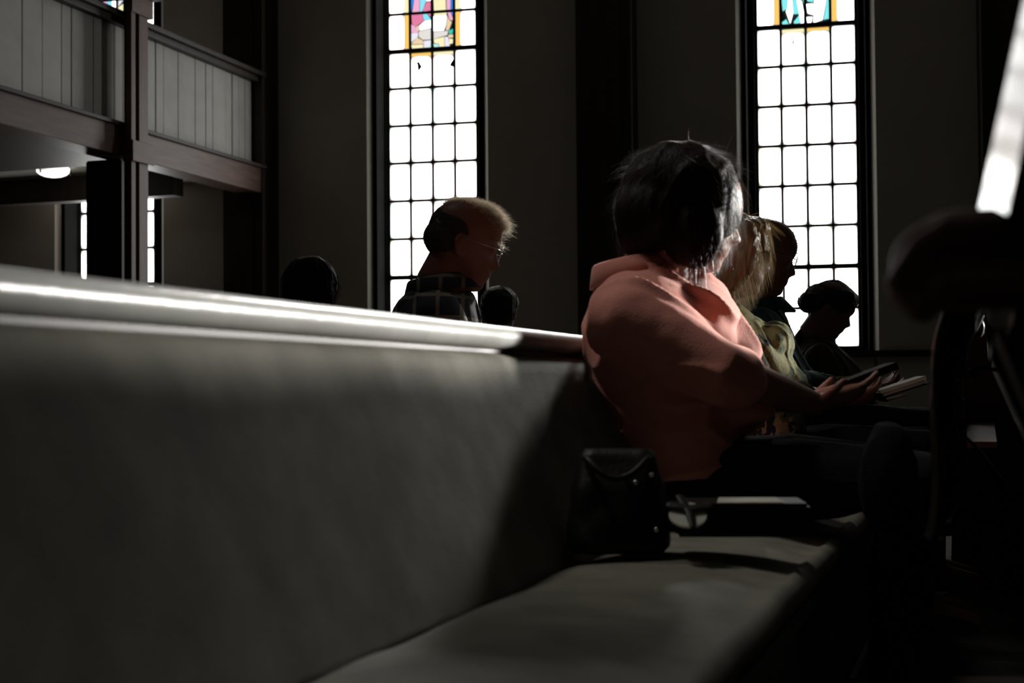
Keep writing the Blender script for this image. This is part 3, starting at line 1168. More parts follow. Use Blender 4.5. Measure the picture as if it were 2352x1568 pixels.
def glasses(P, parent, lab=None, temple=True):
    bm = bmesh.new()
    for s in (-1, 1):
        pts = []
        for a in range(25):
            t = 2 * pi * a / 24
            pts.append(P.H(.445 + .0 * cos(t), s * .155 + .115 * cos(t), .515 + .085 * sin(t)))
        limb(bm, pts, [.0011] * 25, 6)
        limb(bm, [P.H(.445, s * .27, .54), P.H(.40, s * .33, .54), P.H(0, s * .36, .53), P.H(-.10, s * .35, .45)], [.0013] * 4, 6)
    limb(bm, [P.H(.445, -.045, .53), P.H(.46, 0, .545), P.H(.445, .045, .53)], [.0012] * 3, 6)
    g = obj('eyeglasses', bm, M['eyeglass'], parent, True)
    for s in (-1, 1):
        bm = bmesh.new()
        r1 = [P.H(.446, s * .155 + .112 * cos(2 * pi * a / 24), .515 + .082 * sin(2 * pi * a / 24)) for a in range(24)]
        r2 = [P.H(.438, s * .155 + .112 * cos(2 * pi * a / 24), .515 + .082 * sin(2 * pi * a / 24)) for a in range(24)]
        ring_loft(bm, [r1, r2])
        obj('lens', bm, M['lens'], g)
    return g


def collar(P, base, rx, ry, h, m, parent, tilt=.25, fold=.03, opening=.5, drop=.02, thick=.003):
    """turned-down shirt collar around the neck at base"""
    bm = bmesh.new()
    U = (P.U - P.F * tilt).normalized()
    Fw = (P.F + P.U * (tilt - .0)).normalized()
    Fw = (P.F - U * P.F.dot(U)).normalized()
    rings = []
    for i in range(49):
        t = opening + (2 * pi - 2 * opening) * i / 48
        o_ = Fw * cos(t) * rx + P.L * sin(t) * ry
        on = (Fw * cos(t) * ry + P.L * sin(t) * rx).normalized()
        fr = max(0, cos(t)) ** 2
        c = base + o_ - U * (drop * (cos(t) * .5 + .5) * 2)
        r = [c, c + U * h - on * .004, c + U * (h + .004), c + U * h + on * .006, c + on * (.012 + fold) - U * (.004 + .018 * fr), c + on * (.010 + fold) - U * (.006 + .018 * fr), c + U * (h - .006) + on * .002, c + on * .003]
        rings.append(r)
    ring_loft(bm, rings)
    return obj('collar', bm, m, parent, True)


def legs(P, hip, knee, ankle, lat=.10, r=(.088, .066, .045), shoe=True, skin=None, cloth=None, spread=0.0, voxel=.009, name='trousers', shoe_len=.25):
    """skin legs go into bm `skin`; returns the cloth mesh"""
    bm = bmesh.new()
    ends = []
    for s in (-1, 1):
        a, b, c = P.Q(*hip, s * lat), P.Q(*knee, s * (lat + spread)), P.Q(*ankle, s * (lat + spread))
        c.z = max(c.z, .09)
        mid = b.lerp(c, .35)
        if skin is not None:
            limb(skin, [a, a.lerp(b, .5), b, mid - P.F * .015, c], [r[0] * .8, r[0] * .75, r[1] * .8, r[1] * .75, r[2] * .7], 14)
            limb(skin, [c, c + P.F * .06 - P.U * .03, c + P.F * .14 - P.U * .045], [r[2] * .7, .034, .026], 12)
        if cloth:
            limb(bm, [a, a.lerp(b, .5), b, mid - P.F * .012, c + P.U * .02], [r[0], r[0] * .97, r[1] * 1.02, r[1] * .98, r[2] * 1.25], 18)
        ends.append(c)
        if shoe:
            sb = bmesh.new()
            z0 = c.z - .075
            toe = c + P.F * shoe_len * .66
            heel = c - P.F * shoe_len * .3
            rg = []
            for i in range(17):
                q = i / 16
                cc = heel.lerp(toe, q)
                wdt = .030 + .014 * sin(pi * min(1, q * .95 + .12)) if q < .93 else .022
                top = (.085 - .052 * max(0, (q - .3) / .7) ** .7) if q > .0 else .06
                if i in (0, 16): wdt *= .5; top *= .6
                sec = []
                for j in range(14):
                    t = 2 * pi * j / 14
                    zz = z0 + top / 2 + top / 2 * math.copysign(abs(sin(t)) ** .6, sin(t))
                    sec.append(Vector((cc.x, cc.y, 0)) + P.L * (wdt * math.copysign(abs(cos(t)) ** .8, cos(t))) + Vector((0, 0, zz)))
                rg.append(sec)
            ring_loft(sb, rg)
            so = obj('shoe', sb, M['shoe'], P.root, True)
    if cloth:
        # seat of the trousers
        h0 = P.Q(*hip)
        blob(bm, h0 - P.F * .02, r[0] * 1.25, lat + r[0] * 1.0, r[0] * 1.12, P.F, P.L, P.U)
        return fuse(name, bm, cloth, P.root, voxel, 3, folds(.0035, 9, P.Q(*knee) - P.Q(*hip), 4)), ends
    return None, ends


# ------------------------------------------------------------------ woman in the salmon shirt
PRESS[0] = 0
A = Person('a', 3.1, 1560, (1701, 558), 238, 18, 'person in a salmon pink shirt with head bowed, nearest on the grey pew', seat_px=(1590, 1200))
sl = A.trunk([(612, 1462, 62, .075), (640, 1468, 92, .135), (690, 1478, 132, .195), (760, 1492, 155, .215), (830, 1510, 168, .215), (900, 1532, 160, .205),
              (960, 1552, 150, .20), (1020, 1568, 130, .205), (1090, 1590, 118, .21), (1150, 1600, 100, .20)])
bm = bmesh.new()
A.head(bm)
limb(bm, [A.H(-.08, 0, .25), A.H(-.16, 0, -.05), A.Q(1462, 640), A.Q(1475, 700)], [.062, .058, .066, .08], 20)
slices(bm, shrink(sl, .02), A.F, A.L)
elb = (A.Q(1640, 850, -.215), A.Q(1675, 850, .215))
wr = (A.Q(1865, 928, -.06), A.Q(1865, 924, .10))
sh = (A.Q(1455, 735, -.17), A.Q(1470, 720, .18))
for a, b, c in zip(sh, elb, wr):
    limb(bm, [a, a.lerp(b, .5), b, b.lerp(c, .35), c], [.055, .050, .043, .042, .027], 16)
A.hand(bm, wr[0], (A.F * .95 + A.U * .30 + A.L * .1), A.U * .9 + A.L * .2, 1, .25, .165)
A.hand(bm, wr[1], (A.F * .95 + A.U * .30 - A.L * .1), A.U * .9 - A.L * .2, -1, .25, .165)
tr, ends = legs(A, (1585, 1112), (2090, 1092), (2030, 1640), .105, (.098, .072, .05), True, bm, M['darkpants'])
fuse('body', bm, M['skin'], A.root, .006, 2)
# shirt
bm = bmesh.new()
slices(bm, sl[:-1], A.F, A.L)
for a, b, c in zip(sh, elb, wr):
    e2 = b.lerp(c, .20)
    limb(bm, [a, a.lerp(b, .5), b, e2], [.078, .074, .066, .060], 24)
    limb(bm, [a - A.F * .02 - A.U * .01, a.lerp(b, .35)], [.080, .074], 20)
blob(bm, A.Q(1640, 900), .125, .17, .10, (A.F - A.U * .4).normalized(), A.L, (A.U + A.F * .4).normalized())
blob(bm, A.Q(1520, 700), .09, .12, .075, (A.F - A.U * .5).normalized(), A.L, (A.U + A.F * .5).normalized())
blob(bm, A.Q(1590, 790), .10, .13, .10, (A.F - A.U * .6).normalized(), A.L, (A.U + A.F * .6).normalized())
limb(bm, [A.Q(1500, 655, .05), A.Q(1585, 722, .09), A.Q(1655, 820, .10)], [.10, .108, .09], 20)
blob(bm, A.Q(1605, 722), .085, .11, .07, (A.F - A.U * .6).normalized(), A.L, (A.U + A.F * .6).normalized())
# hanging front hem
limb(bm, [A.Q(1560, 960, -.08), A.Q(1700, 935, -.10), A.Q(1752, 948, -.11)], [.06, .045, .02], 16)
fa = folds(.009, 8, (A.Q(1740, 850) - A.Q(1450, 690)), 2, .0012)
fb_ = folds(.008, 11, (A.Q(1650, 960) - A.Q(1450, 1010)), 5, .0012)
lim = A.Q(1500, 850).z


def fA(p, nrm):
    k = min(1, max(0, (p.z - lim + .04) / .08))
    return fa(p, nrm) * k + fb_(p, nrm) * (1 - k)


fuse('shirt', bm, M['pink'], A.root, .006, 14, fA)
collar(A, A.Q(1452, 618), .075, .078, .036, M['pink'], A.root, tilt=.42, fold=.017, opening=.55, drop=.016)
# hair: a full bob
bm = bmesh.new()
e1, e3 = A.ex, A.ez
blob(bm, A.Q(1562, 440), .128, .108, .110, A.F, A.L, A.U, 40, 28)
blob(bm, A.Q(1520, 490), .110, .112, .098, A.F, A.L, A.U, 40, 28)
blob(bm, A.Q(1600, 470), .098, .104, .118, A.F, A.L, A.U, 40, 28)
blob(bm, A.Q(1632, 450), .066, .088, .085, A.F, A.L, A.U, 30, 20)
blob(bm, A.Q(1500, 520), .085, .098, .075, A.F, A.L, A.U, 30, 20)
for s in (-1, 1):
    blob(bm, A.Q(1590, 545, s * .088), .068, .032, .075, A.F, A.L, A.U, 30, 20)
hairA = fuse('hair', bm, M['hairdark'], A.root, .007, 3, folds(.004, 16, e3, 9))
rnd = random.Random(11)
cA = A.Q(1555, 460)
rts = surf_roots(hairA, lambda p, n: 1.0, 2600, .045, lambda p, n: ((n * .25 + (A.F * .6 if p.z > cA.z else A.F * .0) * (1 if (p - cA).dot(A.F) > 0 else -1) - A.U * (.9 if (p - cA).dot(A.F) > -.3 else .5) * (.3 if p.z > cA.z + .06 else 1)) + Vector((rnd.uniform(-.25, .25), rnd.uniform(-.25, .25), rnd.uniform(-.2, .2))), Vector((0, 0, -.25))), rnd)
rts += surf_roots(hairA, lambda p, n: 1.0 if p.z > cA.z + .05 else 0, 50, .05, lambda p, n: (n + Vector((rnd.uniform(-.9, .9), rnd.uniform(-.9, .9), rnd.uniform(-.3, .3))), A.F * rnd.uniform(-.5, .7)), rnd)
strands('loose_hair', rts, M['stranddark'], hairA, .00038)

# ------------------------------------------------------------------ blonde woman
B = Person('b', 3.9, 1665, (1771, 621), 178, 8, 'person in a yellow-green printed blouse, seated just beyond the salmon pink shirt', seat_px=(1730, 1120))
sl = B.trunk([(700, 1655, 42, .06), (722, 1657, 62, .12), (745, 1668, 88, .165), (790, 1690, 108, .185), (838, 1706, 118, .185), (885, 1730, 116, .185), (930, 1738, 110, .18), (985, 1735, 105, .185), (1040, 1735, 95, .185), (1085, 1735, 80, .18)])
bm = bmesh.new()
B.head(bm)
limb(bm, [B.H(-.08, 0, .25), B.H(-.14, 0, -.05), B.Q(1662, 720), B.Q(1668, 760)], [.052, .050, .055, .07], 20)
slices(bm, shrink(sl, .018), B.F, B.L)
elb = (B.Q(1745, 905, -.21), B.Q(1745, 900, .21))
wr = (B.Q(1905, 918, -.09), B.Q(1905, 914, .09))
sh = (B.Q(1662, 765, -.165), B.Q(1662, 765, .165))
for a, b, c in zip(sh, elb, wr):
    limb(bm, [a, a.lerp(b, .5), b, b.lerp(c, .35), c], [.046, .042, .036, .036, .024], 16)
B.hand(bm, wr[0], (B.F + B.U * .1 + B.L * .2), B.U * .8 + B.L * .4, 1, .5, .17)
B.hand(bm, wr[1], (B.F + B.U * .1 - B.L * .2), B.U * .8 - B.L * .4, -1, .5, .17)
legs(B, (1735, 1062), (2105, 1022), (2090, 1372), .095, (.085, .062, .042), True, bm, M['navy'] if False else M['darkpants'])
fuse('body', bm, M['skin'], B.root, .006, 2)
bm = bmesh.new()
slices(bm, sl[:-1], B.F, B.L)
blob(bm, B.Q(1768, 800), .062, .14, .075, (B.F - B.U * .5).normalized(), B.L, (B.U + B.F * .5).normalized())
blob(bm, B.Q(1782, 885), .085, .15, .065, B.F, B.L, B.U)
fuse('blouse', bm, M['blouse'], B.root, .006, 3, folds(.004, 14, B.U - B.F * .5, 3, .001))
bm = bmesh.new()
for a, b, c in zip(sh, elb, wr):
    limb(bm, [a, a.lerp(b, .5), b, b.lerp(c, .55)], [.062, .058, .050, .042], 20)
slices(bm, [(c - B.F * .035, a * .86, b + .012) for c, a, b in sl[1:-1]], B.F, B.L)
fuse('cardigan', bm, M['olive'], B.root, .007, 3, folds(.005, 12, B.Q(1850, 900) - B.Q(1700, 740), 8, .001))
bm = bmesh.new()
hb = [(.0, 0, .62, .43, .40, .42), (-.10, 0, .50, .40, .40, .42), (-.08, 0, .30, .34, .38, .34)]
for x, y, z, a, b, c in hb:
    blob(bm, B.H(x, y, z), a * B.s, b * B.s, c * B.s, B.ex, B.L, B.ez, 36, 24)
for s in (-1, 1):
    limb(bm, [B.H(.12, s * .30, .80), B.H(.20, s * .36, .55), B.H(.14, s * .37, .28), B.H(.06, s * .36, .08)], [.028, .026, .028, .020], 20)
blob(bm, B.H(.22, 0, .86), .20 * B.s, .30 * B.s, .14 * B.s, B.ex, B.L, B.ez)
hairB = fuse('hair', bm, M['hairblonde'], B.root, .005, 2, folds(.003, 30, B.ez * .9 + B.ex * .1, 2))
rnd = random.Random(5)
rts = surf_roots(hairB, lambda p, n: 1, 2200, .06, lambda p, n: (n * .10 - B.ez * (.2 if n.z > .6 else 1) + B.ex * .35 * (1 if (p - B.H(0, 0, .5)).dot(B.ex) > 0 else -1), -B.U * .25), rnd)
rts += surf_roots(hairB, lambda p, n: 1 if n.z > .6 else 0, 60, .04, lambda p, n: (n + Vector((rnd.uniform(-1, 1), rnd.uniform(-1, 1), 0)), B.F * rnd.uniform(-.8, .8) - B.U * .4), rnd)
strands('loose_hair', rts, M['strandblonde'], hairB, .00045)
glasses(B, B.root)

# ------------------------------------------------------------------ old man with cropped hair
C = Person('c', 4.5, 1770, (1828, 632), 164, 17, 'person in a dark teal jacket and spectacles, in profile against the right window', seat_px=(1790, 1060))
sl = C.trunk([(700, 1740, 40, .075), (722, 1742, 56, .14), (760, 1748, 66, .20), (808, 1762, 72, .215), (850, 1778, 82, .21), (890, 1795, 98, .205), (930, 1800, 102, .20), (985, 1795, 95, .20), (1040, 1790, 85, .19)])
bm = bmesh.new()
C.head(bm)
limb(bm, [C.H(-.05, 0, .25), C.H(-.08, 0, -.02), C.Q(1742, 712), C.Q(1745, 750)], [.066, .064, .064, .075], 20)
limb(bm, [C.H(.10, 0, .10), C.H(.02, 0, -.12), C.Q(1752, 708)], [.05, .05, .05], 16)
slices(bm, shrink(sl, .02), C.F, C.L)
elb = (C.Q(1815, 880, -.24), C.Q(1815, 878, .24))
wr = (C.Q(1948, 905, -.10), C.Q(1948, 900, .10))
sh = (C.Q(1745, 765, -.195), C.Q(1748, 765, .195))
for a, b, c in zip(sh, elb, wr):
    limb(bm, [a, a.lerp(b, .5), b, b.lerp(c, .35), c], [.052, .048, .042, .040, .028], 16)
C.hand(bm, wr[0], (C.F + C.U * .1 + C.L * .2), C.U * .8 + C.L * .4, 1, .45, .19)
C.hand(bm, wr[1], (C.F + C.U * .1 - C.L * .2), C.U * .8 - C.L * .4, -1, .45, .19)
legs(C, (1790, 1000), (2125, 975), (2120, 1290), .10, (.09, .066, .046), True, bm, M['darkpants'])
fuse('body', bm, M['skin2'], C.root, .006, 2)
bm = bmesh.new()
slices(bm, sl[:-1], C.F, C.L)
for a, b, c in zip(sh, elb, wr):
    limb(bm, [a, a.lerp(b, .5), b, b.lerp(c, .6)], [.070, .064, .055, .044], 20)
fuse('jacket', bm, M['teal'], C.root, .007, 3, folds(.005, 11, C.Q(1880, 900) - C.Q(1790, 740), 6, .001))
collar(C, C.Q(1750, 706), .070, .070, .034, M['teal'], C.root, tilt=.3, fold=.022, opening=.35, drop=.012)


def cap(P, name, m, parent, grow, zlim, tab=HEAD, bald=None):
    """thin close-cropped hair following the skull above a hairline"""
    bm = bmesh.new()
    P.head(bm, tab, grow=grow, zmin=zlim, zmax=1.0, eyes=False)
    bmesh.ops.recalc_face_normals(bm, faces=bm.faces)
    return bm


bm = bmesh.new()
for x, z, a, b, c in ((-.04, .66, .455, .362, .345), (-.16, .52, .335, .352, .30)):
    blob(bm, C.H(x, 0, z), a * C.s, b * C.s, c * C.s, C.ex, C.L, C.ez, 40, 26)
hairC = fuse('hair', bm, M['hairgrey'], C.root, .005, 2)
rnd = random.Random(8)
rts = surf_roots(hairC, lambda p, n: 1.0, 5000, .011, lambda p, n: (n + C.ex * .3 + Vector((rnd.uniform(-.4, .4), rnd.uniform(-.4, .4), rnd.uniform(-.3, .3))), Vector((0, 0, 0))), rnd)
strands('hair_bristles', rts, M['strandgrey'], hairC, .0005, 2)
glasses(C, C.root)

# ------------------------------------------------------------------ woman by the window
D = Person('d', 5.6, 1905, (1953, 752), 117, 30, 'person in dark silhouette with head bent, seated below the foot of the right window', seat_px=(1910, 1000))
sl = D.trunk([(772, 1880, 26, .055), (792, 1880, 42, .10), (815, 1884, 60, .155), (850, 1895, 82, .18), (890, 1908, 92, .175), (930, 1912, 90, .17), (980, 1910, 80, .17)])
bm = bmesh.new()
D.head(bm)
limb(bm, [D.H(-.05, 0, .25), D.H(-.12, 0, -.02), D.Q(1885, 790), D.Q(1888, 815)], [.052, .050, .054, .065], 18)
slices(bm, shrink(sl, .015), D.F, D.L)
elb = (D.Q(1925, 905, -.2), D.Q(1925, 900, .2))
wr = (D.Q(2000, 895, -.08), D.Q(2000, 892, .08))
sh = (D.Q(1880, 825, -.15), D.Q(1880, 825, .15))
for a, b, c in zip(sh, elb, wr):
    limb(bm, [a, a.lerp(b, .5), b, b.lerp(c, .35), c], [.044, .040, .034, .034, .024], 14)
D.hand(bm, wr[0], (D.F + D.L * .2), D.U * .8 + D.L * .4, 1, .45, .16)
D.hand(bm, wr[1], (D.F - D.L * .2), D.U * .8 - D.L * .4, -1, .45, .16)
legs(D, (1910, 980), (2152, 970), (2152, 1180), .09, (.08, .06, .042), True, bm, M['darkpants'])
fuse('body', bm, M['skin'], D.root, .007, 2)
bm = bmesh.new()
slices(bm, sl[:-1], D.F, D.L)
for a, b, c in zip(sh, elb, wr):
    limb(bm, [a, a.lerp(b, .5), b, b.lerp(c, .6)], [.058, .054, .046, .038], 20)
fuse('blouse', bm, M['olive'], D.root, .008, 3, folds(.006, 11, D.U - D.F * .4, 3, .001))
bm = bmesh.new()
for x, z, a, b, c in ((-.04, .66, .44, .38, .37), (-.20, .55, .38, .36, .33), (-.42, .42, .22, .24, .22), (.10, .76, .30, .34, .25)):
    blob(bm, D.H(x, 0, z), a * D.s, b * D.s, c * D.s, D.ex, D.L, D.ez, 36, 24)
limb(bm, [D.Q(1848, 762), D.Q(1834, 775), D.Q(1824, 800)], [.022, .017, .006], 14)
hairD = fuse('hair', bm, M['hairblack'], D.root, .006, 2, folds(.004, 22, D.ex, 7))
rnd = random.Random(15)
rts = surf_roots(hairD, lambda p, n: 1, 900, .025, lambda p, n: (n * .3 - D.ex + Vector((rnd.uniform(-.3, .3), rnd.uniform(-.3, .3), rnd.uniform(-.3, .3))), Vector((0, 0, 0))), rnd)
strands('loose_hair', rts, M['stranddark'], hairD, .0005, 2)

# ------------------------------------------------------------------ man in the plaid shirt
PRESS[0] = -.90
E = Person('e', 4.0, 1060, (1147, 619), 193, 21, 'person in a dark plaid shirt and spectacles, head bowed before the left window', seat_px=(1020, 1120))
sl = E.trunk([(640, 1020, 50, .07), (655, 1018, 56, .075), (678, 1010, 72, .135), (705, 1002, 92, .19), (745, 998, 104, .215), (800, 1000, 108, .21), (870, 1005, 106, .205), (940, 1012, 104, .20), (1010, 1018, 104, .205), (1070, 1020, 96, .2)])
bm = bmesh.new()
E.head(bm)
limb(bm, [E.H(-.08, 0, .28), E.H(-.14, 0, 0), E.Q(1015, 668), E.Q(1012, 710)], [.066, .064, .066, .08], 20)
slices(bm, shrink(sl, .02), E.F, E.L)
elb = (E.Q(1080, 880, -.25), E.Q(1080, 880, .25))
wr = (E.Q(1240, 930, -.09), E.Q(1240, 930, .09))
sh = (E.Q(1000, 735, -.195), E.Q(1000, 735, .195))
for a, b, c in zip(sh, elb, wr):
    limb(bm, [a, a.lerp(b, .5), b, b.lerp(c, .35), c], [.052, .048, .042, .040, .028], 16)
E.hand(bm, wr[0], (E.F + E.L * .2), E.U * .8 + E.L * .4, 1, .45, .19)
E.hand(bm, wr[1], (E.F - E.L * .2), E.U * .8 - E.L * .4, -1, .45, .19)
legs(E, (1020, 1045), (1325, 1020), (1322, 1400), .10, (.09, .066, .046), True, bm, M['darkpants'])
fuse('body', bm, M['skin2'], E.root, .0055, 2)
bm = bmesh.new()
slices(bm, sl[2:-1], E.F, E.L)
for a, b, c in zip(sh, elb, wr):
    limb(bm, [a, a.lerp(b, .5), b, b.lerp(c, .6)], [.072, .066, .055, .044], 20)
fuse('shirt', bm, M['navy'], E.root, .006, 3, folds(.006, 11, E.Q(1090, 800) - E.Q(960, 700), 6, .001))
collar(E, E.Q(1010, 655), .078, .080, .040, M['navy'], E.root, tilt=.42, fold=.026, opening=.5, drop=.018)
bm = bmesh.new()
blob(bm, E.H(-.20, 0, .47), .31 * E.s, .356 * E.s, .25 * E.s, E.ex, E.L, E.ez, 40, 26)
blob(bm, E.H(-.10, 0, .62), .395 * E.s, .358 * E.s, .365 * E.s, E.ex, E.L, E.ez, 40, 26)
hairE = fuse('hair', bm, M['hairside'], E.root, .005, 2)
rnd = random.Random(21)
roots = []
for i in range(7000):
    x = rnd.uniform(-.40, .36)
    y = rnd.gauss(0, .14)
    if abs(y) > .30: continue
    # point on the skull
    lo_, hi_ = .55, 1.05
    zz = .6
    for q in range(60):
        z = .995 - q * .01
        fr, fb, bk, hw = lerp_tab(HEAD, z)
        c0, a0 = (fb + bk) / 2, (fb - bk) / 2
        if ((x - c0) / max(a0, .01)) ** 2 + (y / hw) ** 2 <= 1:
            zz = z
            break
    fwd = (x + .4) / .76
    ln = (.012 + .022 * max(0, fwd - .25)) * rnd.uniform(.5, 1.25)
    n_ = (E.ex * (x * 1.4) + E.L * y * 2 + E.ez * .9).normalized()
    d_ = n_ * .75 + E.ex * (.1 + .55 * fwd) + Vector((rnd.uniform(-.5, .5), rnd.uniform(-.5, .5), rnd.uniform(-.4, .4)))
    bend = E.ex * rnd.uniform(-.2, .5) - E.ez * (.1 + .45 * max(0, fwd - .6)) + Vector((rnd.uniform(-.3, .3), rnd.uniform(-.3, .3), rnd.uniform(-.3, .3)))
    roots.append((E.H(x, y, zz - .004), d_.normalized(), ln, bend))
strands('thin_top_hair', roots, M['hairwhite'], hairE, .00045, 4)
rts = surf_roots(hairE, lambda p, n: 1, 3500, .008, lambda p, n: (n * .6 - E.ez * .6 + Vector((rnd.uniform(-.3, .3), rnd.uniform(-.3, .3), rnd.uniform(-.3, .3))), Vector((0, 0, 0))), rnd)
strands('side_hair', rts, M['hairside'], hairE, .0005, 2)
glasses(E, E.root)

# ------------------------------------------------------------------ the two far heads over the rail
PRESS[0] = -1.80
for (d, px0, tip, unit, phi, lab, hc, lite, sc) in (
        (4.9, 712, (775, 680), 150, 14, 'person in black whose dark head alone shows over the rail, between balcony and left window', 'hairdark', 'hairdark', 1.0),
        (6.5, 1147, (1193, 722), 106, 8, 'person in black whose small head alone shows over the rail, behind the plaid shirt', 'hairblack', 'hairwhite', .9)):
    P = Person('f', d, px0, tip, unit, phi, lab, seat_px=(px0 - 15, 900 + .3 / d * FPX))
    P.turn(px0, tip[1], unit, phi, 78)
    nz = P.H(-.10, 0, -.12)
    P2 = nz.z

    def at(dx, dz, lat=0):
        return nz + P.F * dx + P.U * dz + P.L * lat - PN * (.22 * min(1, max(0, -dz) / .35))
    T = nz.z - .47

    def lg(dx, dz, s):
        return nz + PN * (dx - .22) + U3_ * dz + PU * (s * .08)
    sl = [(at(0, .02), .045, .05), (at(-.01, -.02), .06, .10), (at(-.02, -.07), .085, .15), (at(-.02, -.18), .10, .165), (at(-.02, -.34), .10, .16), (at(-.02, -T + .02), .11, .17)]
    bm = bmesh.new()
    P.head(bm)
    limb(bm, [P.H(-.08, 0, .25), at(0, 0), at(-.01, -.08)], [.05, .05, .06], 16)
    slices(bm, shrink(sl, .012), P.F, P.L)
    shl, el, wl = [], [], []
    for s in (-1, 1):
        a, b, c = at(-.02, -.09, s * .15), at(.06, -.33, s * .2), at(.26, -.36, s * .08)
        limb(bm, [a, a.lerp(b, .5), b, c], [.042, .038, .033, .024], 14)
        P.hand(bm, c, P.F, P.U, s, .4, .15)
        k, an, hp = lg(.46, -T + .07, s), lg(.45, -T - .34, s), lg(0, -T + .06, s)
        limb(bm, [hp, k, an], [.06, .05, .035], 14)
        limb(bm, [an, an + PN * .12], [.035, .028], 12)
        shl.append(a); el.append(b); wl.append(c)
    fuse('body', bm, M['skin'], P.root, .008, 2)
    bm = bmesh.new()
    slices(bm, sl[1:], P.F, P.L)
    for a, b, c in zip(shl, el, wl):
        limb(bm, [a, a.lerp(b, .5), b, b.lerp(c, .7)], [.054, .05, .044, .035], 16)
    fuse('shirt', bm, M['black'], P.root, .009, 3, folds(.005, 11, P.U, 6))
    bm = bmesh.new()
    for s in (-1, 1):
        limb(bm, [lg(0, -T + .06, s), lg(.46, -T + .07, s), lg(.45, -T - .30, s)], [.082, .062, .05], 16)
    fuse('trousers', bm, M['darkpants'], P.root, .01, 3)
    bm = bmesh.new()
    for x, z, a, b, c in ((-.05, .66, .47, .41, .40), (-.17, .50, .37, .39, .36), (.10, .72, .34, .36, .30)):
        blob(bm, P.H(x, 0, z), a * P.s, b * P.s, c * P.s, P.ex, P.L, P.ez, 36, 24)
    hh = fuse('hair', bm, M[hc], P.root, .006, 2, folds(.003, 24, P.ez, 7))
    rnd = random.Random(33)
    rts = surf_roots(hh, lambda p, n: 1, 3000 if lite == 'hairdark' else 2500, .03 if lite == 'hairdark' else .010,
                     lambda p, n: ((n * .25 - P.U * .4 + P.F * (.8 if (p - P.H(0, 0, .6)).dot(P.F) > 0 else -.4)) if lite == 'hairdark' else (n + Vector((rnd.uniform(-.5, .5), rnd.uniform(-.5, .5), rnd.uniform(-.5, .5)))), Vector((0, 0, -.4 if lite == 'hairdark' else 0))), rnd)
    strands('loose_hair', rts, M['stranddark'] if lite == 'hairdark' else M['strandgrey'], hh, .0006, 3)

# ================================================================== PROPS
PRESS[0] = None
Y = Vector((0, 1, 0)); X = Vector((1, 0, 0)); U3 = Vector((0, 0, 1))


def book(label, c, ea, eb, hx, hy, th, cover='bookcover', pages='pages', cat='book'):
    """closed book: ea along the spine direction (half hx), eb across (half hy), thickness th; the spine is at -eb"""
    c = Vector(c)
    ea, eb = ea.normalized(), eb.normalized()
    n = ea.cross(eb).normalized()
    root = empty('hymn_book', c, label, cat)
    bm = bmesh.new()
    for s in (-1, 1):
        obox(bm, c + n * s * (th / 2 - .0015), ea, eb, n, hx, hy, .0015, bev=.0008)
    obox(bm, c - eb * (hy - .0015), ea, eb, n, hx, .0015, th / 2)
    obj('cover', bm, M[cover], root)
    bm = bmesh.new()
    obox(bm, c + eb * .0 - eb * .001, ea, eb, n, hx - .004, hy - .004, th / 2 - .003)
    obj('page_block', bm, M[pages], root)
    return root


# dark hymn book in the salmon-shirted woman's hands
c1, c2 = A.Q(1930, 886), A.Q(2052, 840)
d1 = (c2 - c1).normalized()
book('open-lying dark hymn book held up by the person in the salmon pink shirt', (c1 + c2) / 2 + A.L * .02, d1, A.L, (c2 - c1).length / 2, .085, .016)
# open pale book just beyond it
root = empty('open_book', B.Q(2015, 898, -.05), 'open book with bright white page edges, held beside the dark hymn book', 'book')
p0, p1 = B.Q(2014, 900, .0), B.Q(2116, 867, .0)
dd = (p1 - p0).normalized()
nn = B.L.cross(dd).normalized()
if nn.z < 0: nn = -nn
bm = bmesh.new()
obox(bm, (p0 + p1) / 2, dd, B.L, nn, (p1 - p0).length / 2, .095, .0045)
obox(bm, (p0 + p1) / 2 - nn * .010, dd, B.L, nn, (p1 - p0).length / 2 - .002, .095, .0035)
obj('page_block', bm, M['pages'], root)
bm = bmesh.new()
obox(bm, (p0 + p1) / 2 - nn * .0165, dd, B.L, nn, (p1 - p0).length / 2 + .004, .10, .0015)
q0, q1 = B.Q(2014, 903), B.Q(2030, 921)
obox(bm, (q0 + q1) / 2, (q1 - q0), B.L, (q1 - q0).cross(B.L), (q1 - q0).length / 2, .10, .0015)
obj('cover', bm, M['bookcover'], root)
q2 = B.Q(2080, 908)
bm = bmesh.new()
obox(bm, (q1 + q2) / 2, (q2 - q1), B.L, (q2 - q1).cross(B.L), (q2 - q1).length / 2, .09, .001)
obj('leaf', bm, M['paper'], root)

# order-of-service sheets held by the old man
a_, b_ = C.Q(1872, 869), C.Q(1954, 865)
bm = bmesh.new()
obox(bm, (a_ + b_) / 2, b_ - a_, C.L, (b_ - a_).cross(C.L), (b_ - a_).length / 2, .07, .0022)
tag(obj('folded_sheet', bm, M['paper']), 'thin white folded sheet seen edge-on in front of the teal jacket', 'paper')
a_, b_ = C.Q(1876, 873), C.Q(1912, 872)
bm = bmesh.new()
obox(bm, (a_ + b_) / 2 - U3 * .002, b_ - a_, C.L, (b_ - a_).cross(C.L), (b_ - a_).length / 2, .08, .0018)
tag(obj('folded_sheet', bm, M['paper']), 'shorter white sheet just beneath the folded one by the teal jacket', 'paper')

